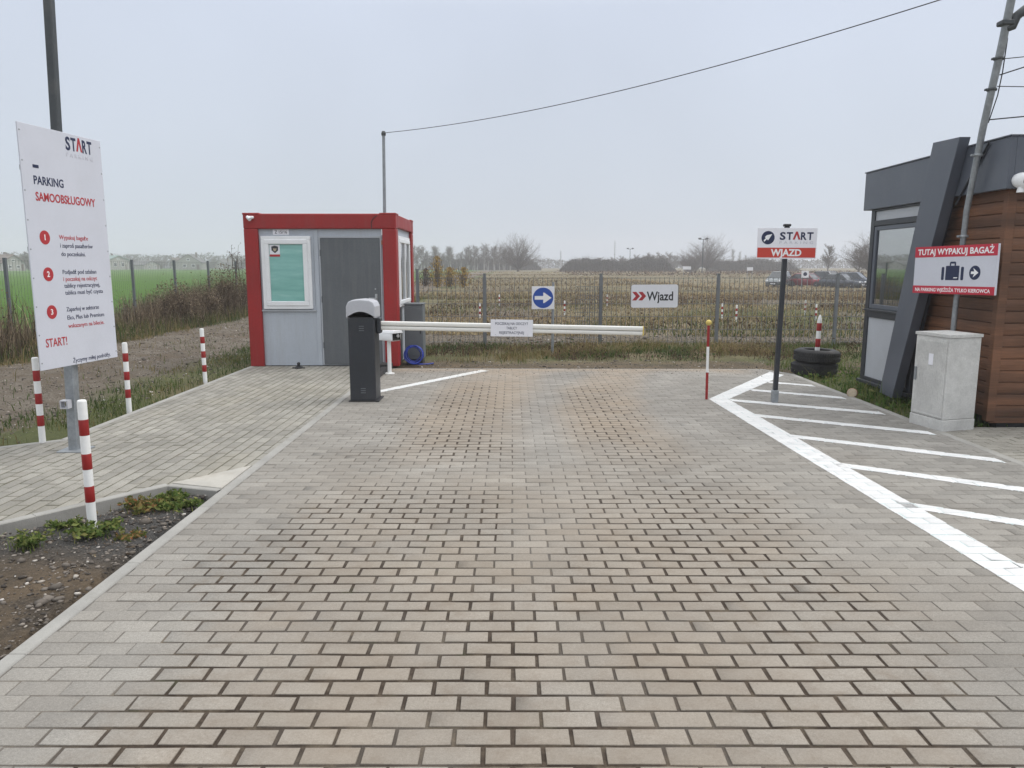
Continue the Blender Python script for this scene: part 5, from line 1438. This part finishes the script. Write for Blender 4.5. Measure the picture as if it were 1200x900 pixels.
# ------------------------------------------------------------------ cars
def car_proto(paint, suv=False):
    """built nose towards -y, base at the origin; returns an Empty with its parts"""
    rt = bpy.data.objects.new('parked_car', None); C.objects.link(rt)
    Lc, Wc, Hc = (4.45, 1.80, 1.48) if not suv else (4.45, 1.84, 1.66)
    g = .20; bl = .86 if not suv else .98
    B = MB()
    # body sections along y: (y, half width, z bottom, z top)
    sec = [(-Lc / 2, .62, .36, .58), (-Lc / 2 + .10, .80, .24, .70), (-Lc / 2 + .45, Wc / 2 - .03, g, bl - .10), (-Lc / 2 + 1.25, Wc / 2, g, bl), (0.2, Wc / 2, g, bl + .03), (Lc / 2 - .8, Wc / 2, g, bl + .05), (Lc / 2 - .15, Wc / 2 - .05, .26, bl + .04), (Lc / 2, .72, .36, bl - .12)]
    vs, fs = [], []
    for y_, hw, zb, zt in sec:
        zm = (zb + zt) / 2
        vs += [(-hw + .08, y_, zb), (-hw, y_, zb + .12), (-hw, y_, zt - .16), (-hw + .07, y_, zt), (hw - .07, y_, zt), (hw, y_, zt - .16), (hw, y_, zb + .12), (hw - .08, y_, zb)]
    m = 8
    for i in range(len(sec) - 1):
        for k in range(m): fs.append((i * m + k, i * m + (k + 1) % m, i * m + m + (k + 1) % m, i * m + m + k))
    fs.append(tuple(range(m))); fs.append(tuple((len(sec) - 1) * m + k for k in range(m)))
    B.add(vs, fs); put('body', B.mesh('body', True, .02), rt, paint)
    # roof shell and glasshouse
    y0, y1, y2, y3 = -Lc / 2 + 1.25, -Lc / 2 + 2.0, Lc / 2 - (.75 if suv else 1.0), Lc / 2 - (.22 if suv else .30)
    hw0, hw1 = Wc / 2 - .09, Wc / 2 - .26
    B = MB(); z0 = bl - .02
    B.add([(-hw0, y0, z0), (hw0, y0, z0), (hw0, y3, z0 + .04), (-hw0, y3, z0 + .04), (-hw1, y1, Hc - .05), (hw1, y1, Hc - .05), (hw1, y2, Hc - .06), (-hw1, y2, Hc - .06)],
          [(0, 1, 5, 4), (1, 2, 6, 5), (2, 3, 7, 6), (3, 0, 4, 7), (4, 5, 6, 7)])
    put('windows', B.mesh('windows'), rt, M['dark_glass'])
    B = MB()
    B.add([(-hw1 - .02, y1 - .05, Hc - .06), (hw1 + .02, y1 - .05, Hc - .06), (hw1 + .02, y2 + .05, Hc - .07), (-hw1 - .02, y2 + .05, Hc - .07), (-hw1 + .1, y1 + .1, Hc), (hw1 - .1, y1 + .1, Hc), (hw1 - .1, y2 - .1, Hc), (-hw1 + .1, y2 - .1, Hc)],
          [(0, 1, 5, 4), (1, 2, 6, 5), (2, 3, 7, 6), (3, 0, 4, 7), (4, 5, 6, 7), (3, 2, 1, 0)])
    for s in (-1, 1):
        for (ya, za, xa), (yb, zb_, xb) in (((y0, z0, hw0), (y1, Hc - .05, hw1)), ((y3, z0 + .04, hw0), (y2, Hc - .06, hw1)), ((.15, bl, hw0), (.12, Hc - .05, hw1))):
            B.tube([(s * xa, ya, za), (s * (xb + .005), yb, zb_)], .04, 6)
    put('roof', B.mesh('roof'), rt, paint)
    for sx in (-1, 1):
        for yy in (-Lc / 2 + .85, Lc / 2 - .85):
            mt = Matrix.Translation((sx * (Wc / 2 - .10), yy, .32)) @ Matrix.Rotation(R(90), 4, 'Y')
            B = MB(); B.lathe([(.20, -.105), (.30, -.105), (.32, -.08), (.32, .08), (.30, .108), (.20, .108)], 20, mt); w = put('wheel', B.mesh('wheel', True), rt, M['rubber'])
            B = MB(); B.lathe([(.20, -.10), (.19, .085 * sx + 0), (.07, .10 * sx), (.01, .11 * sx)], 14, mt); put('rim', B.mesh('rim'), w, M['zinc'])
        B = MB(); B.box(sx * .62 - .17, sx * .62 + .17, -Lc / 2 + .03, -Lc / 2 + .14, .60, .73, .03); put('headlight', B.mesh('headlight'), rt, M['pvc'])
        B = MB(); B.box(sx * .70 - .1, sx * .70 + .1, Lc / 2 - .1, Lc / 2 + .01, .72, .92, .02); put('tail_light', B.mesh('tail_light'), rt, M['red_print'])
        B = MB(); B.box(sx * (Wc / 2 + .06) - .09, sx * (Wc / 2 + .06) + .09, y0 + .35, y0 + .45, bl + .0, bl + .14, .02); put('mirror', B.mesh('mirror'), rt, paint)
    B = MB(); B.box(-.45, .45, -Lc / 2 - .012, -Lc / 2 + .05, .42, .56, .02); put('grille', B.mesh('grille'), rt, M['black'])
    B = MB(); B.box(-.26, .26, -Lc / 2 - .02, -Lc / 2 - .01, .34, .44, .003); put('number_plate', B.mesh('plate'), rt, M['white'])
    return rt
paints = {k: mat('car_paint_' + k, v, .25, .3, var=.04, coat=.6) for k, v in dict(silver=(.16, .18, .18), red=(.20, .012, .022), black=(.020, .024, .030), blue=(.035, .05, .075), slate=(.05, .06, .075), white=(.75, .76, .77)).items()}
for key, suv, px, yy, rz, lab in (('silver', True, 913, 82, R(-35), 'silver grey car parked half behind the dark sign post'), ('red', False, 948, 82, R(38), 'dark red car parked between a grey and a black car'),
                                  ('black', True, 973, 86, R(30), 'black car parked beside the red car'), ('slate', False, 987, 79, R(40), 'low slate car tucked in front of the blue car'),
                                  ('blue', True, 1003, 80, R(48), 'dark blue car parked against the cabin edge')):
    c_ = car_proto(paints[key], suv)
    c_.location = ((px - 600) / 880 * yy * .99, yy, float(ground_z(np.array([(px - 600) / 880 * yy]), np.array([yy]))[0]) - .03); c_.rotation_euler = (0, 0, rz); tag(c_, lab, 'car', 'cars parked beyond the field')
c_ = car_proto(paints['white'], False); c_.location = (18.6, 33.5, -.03); c_.rotation_euler = (0, 0, R(78)); tag(c_, 'white car parked beyond the fence, seen through the cabin window', 'car', 'cars parked beyond the field')

# ------------------------------------------------------------------ trees
def segs_mesh(name, S, n=3):
    """S rows: p0(3) p1(3) r0 r1 rnd -> thin n-sided prisms in one mesh"""
    S = np.array(S); p0, p1, r0, r1, rn = S[:, 0:3], S[:, 3:6], S[:, 6], S[:, 7], S[:, 8]
    d = p1 - p0; d /= np.linalg.norm(d, axis=1)[:, None] + 1e-9
    ref = np.where(np.abs(d[:, 2:3]) < .9, np.array([[0, 0, 1.]]), np.array([[1., 0, 0]]))
    u = np.cross(d, ref); u /= np.linalg.norm(u, axis=1)[:, None] + 1e-9; w = np.cross(d, u)
    rows = []
    for p, r_ in ((p0, r0), (p1, r1)):
        for k in range(n):
            a = 2 * math.pi * k / n; rows.append(p + (u * math.cos(a) + w * math.sin(a)) * r_[:, None])
    co = np.stack(rows, 1).reshape(-1, 3); b_ = np.arange(len(S))[:, None] * 2 * n
    F = np.concatenate([np.concatenate([b_ + k, b_ + (k + 1) % n, b_ + n + (k + 1) % n, b_ + n + k], 1) for k in range(n)], 0)
    me = np_mesh(name, co, F); add_attr(me, 'rnd', np.repeat(rn, 2 * n)); return me

def grow(r, p, d, l, rad, lev, maxlev, kids, up, out, limb):
    n = 4; step = l / n; pos = p.copy(); dr = d.copy()
    for i in range(n):
        dr = dr + np.array([r.normal(0, .12), r.normal(0, .12), up + r.normal(0, .06)]); dr /= np.linalg.norm(dr)
        q = pos + dr * step; ra, rb = rad * (1 - .7 * i / n), rad * (1 - .7 * (i + 1) / n)
        (limb if lev <= 1 else out).append([*pos, *q, ra, rb, r.uniform(0, 1)])
        if lev < maxlev and (i > 0 or lev > 0):
            for _ in range(kids[lev]):
                t = r.uniform(0, 1); s = pos + (q - pos) * t
                az = r.uniform(0, 6.28); perp = np.array([math.cos(az), math.sin(az), r.uniform(-.2, .5)])
                nd = dr * r.uniform(.5, 1.0) + perp * r.uniform(.45, .95); nd /= np.linalg.norm(nd)
                grow(r, s, nd, l * r.uniform(.32, .55), max(rb * .5, .012), lev + 1, maxlev, kids, up * .8, out, limb)
        pos = q

def tree_proto(kind, seed):
    r = np.random.default_rng(seed); out, limb = [], []
    if kind == 'round':
        H = 9.0
        limb.append([0, 0, -.2, 0, 0, 1.0, .38, .32, .5])
        for k in range(22):
            az = 2 * math.pi * k / 22 * 5 + r.normal(0, .2); tilt = 1.15 * ((k + .5) / 22) ** .6
            d = np.array([math.cos(az) * math.sin(tilt), math.sin(az) * math.sin(tilt), math.cos(tilt)])
            grow(r, np.array([0, 0, .8]), d, H * r.uniform(.72, .86) * (1 - .14 * tilt), .10, 1, 3, [0, 5, 3], .035, out, limb)
    elif kind == 'birch':
        H = 8.0; pos = np.array([0, 0, -.2]); n = 8
        for i in range(n):
            q = pos + np.array([r.normal(0, .06), r.normal(0, .06), H / n]); limb.append([*pos, *q, .11 * (1 - i / n) + .02, .11 * (1 - (i + 1) / n) + .02, .8])
            if i > 1:
                for _ in range(9):
                    t = r.uniform(0, 1); s = pos + (q - pos) * t; az = r.uniform(0, 6.28)
                    d = np.array([math.cos(az) * .6, math.sin(az) * .6, .75]); d /= np.linalg.norm(d)
                    grow(r, s, d, (1.9 - 1.3 * abs(i / n - .4)) * r.uniform(.6, 1.1), .03, 2, 3, [0, 0, 5], .02, out, limb)
            pos = q
    elif kind == 'ash':
        H = 7.0; pos = np.array([0, 0, -.2]); n = 6
        for i in range(n):
            q = pos + np.array([r.normal(0, .10), r.normal(0, .10), H * .8 / n]); limb.append([*pos, *q, .2 * (1 - i / n) + .03, .2 * (1 - (i + 1) / n) + .03, .5])
            if i > 0:
                for _ in range(5):
                    t = r.uniform(0, 1); s = pos + (q - pos) * t; az = r.uniform(0, 6.28)
                    d = np.array([math.cos(az), math.sin(az), .6]); d /= np.linalg.norm(d)
                    grow(r, s, d, 2.6 * (1.15 - .6 * i / n) * r.uniform(.6, 1.1), .06, 1, 3, [0, 4, 4], .06, out, limb)
            pos = q
    elif kind == 'bush':
        for k in range(22):
            az = r.uniform(0, 6.28); tilt = r.uniform(.05, .8)
            d = np.array([math.cos(az) * math.sin(tilt), math.sin(az) * math.sin(tilt), math.cos(tilt)])
            grow(r, np.array([r.normal(0, .3), r.normal(0, .3), -.1]), d, 3.0 * r.uniform(.6, 1), .05, 1, 3, [0, 4, 4], .04, out, limb)
    root = bpy.data.objects.new('bare_tree', None)
    C.objects.link(root)
    put('trunk', segs_mesh('trunk', limb, 5), root, M['birch_bark'] if kind == 'birch' else M['bark'])
    put('crown', segs_mesh('crown', out, 3), root, M['twig'])
    return root
PROTO = {}
def tree(kind, seed, px, yy, sc, label, group, sx=1.0, name='bare_tree', z=-.1, cat='tree'):
    key = (kind, seed)
    if key not in PROTO:
        o = PROTO[key] = tree_proto(kind, seed)
    else:
        o = copy_tree(PROTO[key])
    o.name = name
    o.location = ((px - 600) / 880 * (yy * .988 + .2), yy, z); o.scale = (sc * sx, sc * sx, sc); o.rotation_euler = (0, 0, rng.uniform(0, 6.28))
    return tag(o, label, cat, group)
tree('round', 1, 607, 195, 1.0, 'large rounded bare tree standing alone above the blue arrow sign', 'bare trees at the field edge', 1.0, 'willow_tree')
tree('round', 2, 828, 200, 1.0, 'rounded bare tree directly behind the floodlight mast', 'bare trees at the field edge', .95, 'willow_tree')
tree('bush', 3, 810, 196, 1.5, 'low grey bush at the foot of the tree behind the mast', 'bare trees at the field edge', 1.2, 'bare_bush', cat='bush')
tree('ash', 4, 970, 175, 1.0, 'slim bare tree just right of the entry sign', 'bare trees at the field edge', .75)
tree('ash', 5, 1006, 150, .86, 'spreading bare tree at the cabin edge', 'bare trees at the field edge', 1.0)
tree('bush', 3, 884, 230, 1.5, 'low bare tree between the mast and the entry sign', 'bare trees at the field edge', 1.0, 'bare_bush', cat='bush')
for k, px in enumerate(np.linspace(482, 604, 40)):
    tree('birch', 6 + k % 3, px + rng.normal(0, 2.5), 225 + rng.uniform(-12, 40), rng.uniform(.62, .98), '{} slender bare birch counted from the container in the hazy row', 'birches in the hazy row', 1.55, 'birch_tree')
for k, px in enumerate((703, 709, 714, 719, 726, 731, 739, 747, 756, 763, 769, 774, 780, 785, 790)):
    tree('ash', 4 + k % 2, px, 235 + rng.uniform(0, 45), rng.uniform(.6, .85) * (1.1 if px > 765 else 1), '{} faint bare tree, from the arrow sign, behind the dark thicket', 'trees behind the dark hedge', 1.2)
for k, px in enumerate((858, 866, 874, 890, 898, 905, 915, 926)):
    tree('birch', 6 + k % 3, px, 290 + rng.uniform(0, 60), rng.uniform(.7, 1.0), '{} faint distant tree counted from the floodlight mast to the sign', 'faint trees between mast and sign')
for k, px in enumerate(np.linspace(124, 284, 26)):
    tree(('ash', 'bush', 'birch')[k % 3], (4, 3, 7)[k % 3], px + rng.normal(0, 3), 330 + rng.uniform(-10, 60), rng.uniform(.55, .85) * (1.9 if k % 3 == 1 else 1), '{} small grey tree of the village skyline, counted from the board', 'village skyline trees', 1.3)
for k, px in enumerate((-4, 6, 15, 22, 30, 40)):
    tree(('ash', 'bush')[k % 2], (4, 3)[k % 2], px, 245 + rng.uniform(0, 30), rng.uniform(.75, 1.0) * (1.8 if k % 2 else 1), '{} dark tree by the brown roofed house, counted towards the board', 'trees by the left house', 1.2)
for k, px in enumerate((1022, 1040, 1058, 1075, 1092)):
    tree(('round', 'ash')[k % 2], (2, 4)[k % 2], px, 120 + 12 * k, rng.uniform(.6, .9), '{} bare tree seen through the cabin window, counted from its frame', 'trees seen through the cabin')

ORD = 'first second third fourth fifth sixth seventh eighth ninth tenth eleventh twelfth thirteenth fourteenth fifteenth sixteenth seventeenth eighteenth nineteenth twentieth'.split()
ORD += ['twenty-' + w for w in ORD[:9]] + ['thirtieth'] + ['thirty-' + w for w in ORD[:9]] + ['fortieth'] + ['forty-' + w for w in ORD[:9]]
by_group = {}
for o_ in C.objects:
    if o_.get('category') in ('tree', 'bush') and '{}' in o_.get('label', ''): by_group.setdefault(o_['group'], []).append(o_)
for g_, os_ in by_group.items():
    os_.sort(key=lambda q: q.location.x / q.location.y)
    for k_, q in enumerate(os_): q['label'] = q['label'].format(ORD[k_])

# yellow shrubs in the field
def shrub(px, yy, h, w, m, label, cat='shrub', n=900, name='yellow_shrub', group='yellow shrubs in the field'):
    x0 = (px - 600) / 880 * yy * .99
    rt = thing(name, (x0, yy, 0), label, cat, group)
    t = rng.uniform(0, 1, n); a = rng.uniform(0, 6.28, n); rr = np.sqrt(rng.uniform(0, 1, n)) * w * .5 * np.sin(np.pi * (t * .82 + .12)) * rng.uniform(.5, 1.15, n)
    cl = .7 + .5 * np.sin(a * 3 + t * 7)
    veg('foliage', [leaves(x0 + np.cos(a) * rr * cl, yy + np.sin(a) * rr * cl, h * (t * .95 + .05), rng.uniform(.05, .11, n))], m, rt)
    S = []
    for k in range(26):
        a_ = rng.uniform(0, 6.28); S.append([x0, yy, -.1, x0 + math.cos(a_) * w * .35 * rng.uniform(.2, 1), yy + math.sin(a_) * w * .35, h * rng.uniform(.6, 1), .025, .008, rng.uniform(0, 1)])
    put('stem', segs_mesh('stem', S), rt, M['twig'], True)
shrub(512, 55, 2.3, 1.5, M['leaf_yellow'], 'tallest golden yellow shrub right of the container')
shrub(527, 58, 1.5, 2.6, M['leaf_yellow'], 'broad olive yellow shrub, second from the container')
shrub(543, 57, 1.5, 1.6, M['leaf_yellow'], 'fading yellow shrub, furthest right of the three', n=600)
shrub(499, 60, 1.4, 1.6, M['grass_rust'], 'brown withered shrub close to the container corner', n=600)

def thicket(name, x0, x1, yy, h, m, n, label, depth=8.0, s=(.10, .24)):
    t = rng.uniform(0, 1, n); x = x0 + (x1 - x0) * t; top = h * (.55 + .55 * fbm(x, x * 0, 5.0, 401) + .35 * fbm(x, x * 0, 1.2, 403)) * np.minimum(1, np.minimum(t, 1 - t) * 9 + .15)
    z = top * rng.uniform(0, 1, n) ** .75; y = yy + rng.normal(0, depth * .3, n)
    P = leaves(x, y, z, rng.uniform(*s, n))
    k = n // 3
    P2 = blades(x[:k], y[:k], np.zeros(k), top[:k] * rng.uniform(.7, 1.4, k), np.full(k, .06), .15)
    o = veg(name, [P, P2], m, None, 'stuff'); o['label'] = label
thicket('undergrowth', 13.0, 43.5, 205, 3.1, M['leaf_dark'], 16000, 'long low dark thicket across the field edge')
thicket('undergrowth', 58, 84, 225, 3.0, M['leaf_dark'], 12000, 'grey thicket behind the parked cars')
thicket('undergrowth', -33, 10, 262, 4.2, M['leaf_dark'], 12000, 'dim thicket at the foot of the birches')
thicket('far_woods', -320, -95, 395, 7.0, M['leaf_dark'], 14000, 'far wood beyond the village', 14, (.3, .7))
thicket('far_woods', -60, 260, 410, 4.5, M['leaf_dark'], 15000, 'far wood along the horizon', 14, (.3, .7))
x_, y_ = scatter(14000, 10, 95, 120, 190, lambda x, y: sst(.5, .62, fbm(x * .5, y * 2, 8, 411)))
veg('field_weeds', [leaves(x_, y_, rng.uniform(0, .55, len(x_)), rng.uniform(.1, .25, len(x_)))], M['grass_rust'], None, 'stuff')

for k, (x0, yy, h_, w_, lab) in enumerate(((-9.35, 20.9, 1.30, 1.7, 'drooping brown dead shrub midway between board and container'), (-9.3, 22.9, 1.05, 1.3, 'low dark dead shrub, second from the board'), (-9.35, 24.6, 1.75, 1.5, 'tallest dark brown dead shrub by the field fence'), (-9.3, 27.2, 1.60, 2.2, 'broad dead shrub reaching behind the container corner'))):
    rt = thing('dead_shrub', (x0, yy, 0), lab, 'shrub', 'dead shrubs by the field fence')
    n = 1500; a = rng.uniform(0, 6.28, n); rr = w_ * .5 * np.sqrt(rng.uniform(0, 1, n)); bx_, by_ = x0 + np.cos(a) * rr * .35, yy + np.sin(a) * rr * .6
    hh = h_ * rng.uniform(.35, 1.05, n) * (1 - .45 * (rr / (w_ * .5)) ** 2)
    veg('stem', [blades(bx_, by_, np.full(n, -.05), hh, rng.uniform(.010, .022, n), .30, rng.uniform(0, .75, n), 3)], M['stalk'], rt)
    m_ = 1900; a = rng.uniform(0, 6.28, m_); rr = w_ * .55 * np.sqrt(rng.uniform(0, 1, m_)); zz = h_ * rng.uniform(.25, 1.0, m_) * (1 - .4 * (rr / (w_ * .55)) ** 2)
    veg('foliage', [leaves(x0 + np.cos(a) * rr * .7, yy + np.sin(a) * rr, zz, rng.uniform(.012, .042, m_), rng.uniform(0, .9, m_))], M['stalk'], rt)

# tall dry stalks by the container
for k, (x0, yy, h, lab) in enumerate(((-9.3, 25.2, 2.45, 'tall dry seed stalk rising left of the container'), (-9.15, 26.0, 2.15, 'dry seed stalk hugging the container edge'), (-9.35, 15.6, 1.35, 'bent dark stalk at the left edge of the board'))):
    rt = thing('dry_stalk', (x0, yy, 0), lab, 'plant', 'tall dry stalks')
    S, lx = [], []
    for q in range(5):
        a = rng.uniform(0, 6.28); e = (x0 + math.cos(a) * .22 * h / 2, yy + math.sin(a) * .2, h * rng.uniform(.7, 1)); S.append([x0 + rng.normal(0, .05), yy, 0, *e, .012, .005, .3])
        for _ in range(16):
            t = rng.uniform(.45, 1.0); b0 = np.array([x0, yy, 0]) * (1 - t) + np.array(e) * t; d = np.array([rng.normal(0, .09), rng.normal(0, .09), rng.uniform(.02, .14)]); S.append([*b0, *(b0 + d), .004, .003, .2]); lx.append(b0 + d)
    lx = np.array(lx)
    put('stem', segs_mesh('stem', S), rt, M['stalk'], True)
    veg('foliage', [leaves(lx[:, 0], lx[:, 1], lx[:, 2], rng.uniform(.015, .04, len(lx)), rng.uniform(0, .5, len(lx)))], M['stalk'], rt)

# ------------------------------------------------------------------ far houses, masts, small signs
def house(px, yy, w, d, he, hr, rz, wall, roof, label, gable=True, cat='house'):
    x0 = (px - 600) / 880 * (yy * .988)
    rt = thing('house', (x0, yy, -.1), label, cat, 'village houses', rz)
    def P(name, B, m, par): return put(name, B.mesh(name), par, m)
    B = MB(); B.prism([(-w / 2, 0), (w / 2, 0), (w / 2, he), (0, hr), (-w / 2, he)], 0, d, 'y'); wl = P('wall', B, wall, rt)
    B = MB(); t = .22; ov = .5; sl = (hr - he) / (w / 2)
    for s in (-1, 1):
        B.prism([(0, hr + t), (0, hr + .02), (s * (w / 2 + ov), he - ov * sl + .02), (s * (w / 2 + ov), he - ov * sl + t)], -.5, d + .5, 'y')
    rf = P('roof', B, roof, rt)
    B = MB(); B.box(w * .18, w * .18 + .6, d * .5, d * .5 + .6, he, hr + .9); P('chimney', B, M['roof_brown'], rf)
    for (xx, zz, ww, hh) in ((-w * .22, he * .35, w * .14, he * .42), (w * .12, he * .35, w * .14, he * .42), (-w * .06, he + (hr - he) * .2, w * .12, (hr - he) * .3)):
        B = MB(); B.box(xx, xx + ww, -.08, -.01, zz, zz + hh); wn = P('window', B, M['pvc'], rt)
        B = MB(); B.box(xx + .15, xx + ww - .15, -.11, -.082, zz + .15, zz + hh - .15); P('pane', B, M['dark_glass'], wn)
    B = MB(); B.box(w * .32, w * .32 + 1.0, -.08, -.01, 0, 2.1); P('door', B, M['roof_brown'], rt)
house(221, 300, 9.5, 11, 2.9, 6.0, R(12), M['render'], M['roof_grey'], 'pale gabled house with grey roof beyond the green field')
house(178, 325, 11, 6, 1.9, 3.6, R(80), M['render'], M['roof_grey'], 'low white house left of the gabled house')
house(203, 350, 7, 7, 2.8, 5.0, R(-55), M['render'], M['roof_brown'], 'small house partly hidden behind the gabled house')
house(258, 345, 6, 7, 2.2, 4.2, R(-20), M['render'], M['roof_grey'], 'dim low house next to the container edge')
house(16, 235, 10, 8, 2.4, 4.9, R(84), M['render'], M['roof_brown'], 'brown roofed house at the left frame edge')
house(139, 290, 16, 7, 3.6, 5.3, R(90), M['render'], M['roof_green'], 'long white hall with greenish roof by the board edge', cat='hall')
house(60, 300, 10, 8, 2.6, 5.0, R(60), M['render'], M['roof_grey'], 'grey roofed house beyond the field behind the board')

def mast(px, yy, h, label, heads=2, lattice=False):
    x0 = (px - 600) / 880 * (yy * .988); rt = thing('floodlight_mast' if not lattice else 'radio_mast', (x0, yy, 0), label, 'mast')
    B = MB(); B.tube([(x0, yy, -.1), (x0, yy, h)], [.11, .07] if not lattice else [.35, .12], 8); B.build('pole', M['post_dark'] if not lattice else M['galv'], rt)
    if not lattice:
        B = MB(); B.box(x0 - .85, x0 + .85, yy - .05, yy + .05, h - .05, h + .05); B.build('crossbar', M['post_dark'], rt)
        for s in (-1, 1):
            B = MB(); B.box(x0 + s * .7 - .28, x0 + s * .7 + .28, yy - .2, yy + .15, h + .02, h + .3, .03); B.build('floodlight', M['post_dark'], rt)
    else:
        B = MB()
        for k in range(6): B.box(x0 - .7, x0 + .7, yy - .04, yy + .04, h * (.5 + .08 * k), h * (.5 + .08 * k) + .1)
        B.build('antenna', M['galv'], rt)
mast(823, 150, 6.7, 'tall floodlight mast in front of the round tree')
mast(738, 215, 6.2, 'smaller floodlight mast above the dark hedge')
mast(720, 400, 14.5, 'thin faint radio mast above the hedge, taller one', lattice=True)
mast(657, 400, 9.5, 'thin faint radio mast left of the hedge, shorter one', lattice=True)
def field_sign(px, yy, z0, w, h, label, blue=False):
    x0 = (px - 600) / 880 * (yy * .988); rt = thing('field_sign', (x0, yy, 0), label, 'sign', 'small signs in the field')
    B = MB(); B.box(x0 - w / 2, x0 + w / 2, yy - .02, yy, z0, z0 + h, .004); pn = B.build('panel', M['white'], rt)
    for s in (-.4, .4):
        B = MB(); B.tube([(x0 + s * w, yy + .03, -.1), (x0 + s * w, yy + .03, z0 + h * .8)], .03, 6); B.build('leg', M['galv'], rt)
    if blue: plate(pn, [circ(0, 0, min(w, h) * .26)], frame3(Vector((x0, yy - .024, z0 + h * .55)), (1, 0, 0), (0, -1, 0)), M['navy'], 'emblem')
field_sign(879, 95, 1.0, .75, .42, 'tiny white sign standing between mast and entry sign')
field_sign(805, 120, 1.0, 1.3, .5, 'wide low white sign at the foot of the mast')
field_sign(944, 60, .65, .58, .58, 'white board with dark emblem between the grey and red cars', True)

# ------------------------------------------------------------------ misty air
B = MB(); B.box(-436, 436, -66, 456, -1.6, 15.2)
hz = B.build('haze', None, None)
hz['kind'] = 'stuff'
hm = bpy.data.materials.new('misty_air'); hm.use_nodes = True; nt = hm.node_tree; nt.nodes.clear()
ho_ = nt.nodes.new('ShaderNodeOutputMaterial'); pv = nt.nodes.new('ShaderNodeVolumePrincipled')
pv.inputs['Color'].default_value = (.96, .95, .975, 1); pv.inputs['Density'].default_value = .0014; pv.inputs['Anisotropy'].default_value = 0.2
nt.links.new(pv.outputs[0], ho_.inputs['Volume']); hz.data.materials.append(hm)
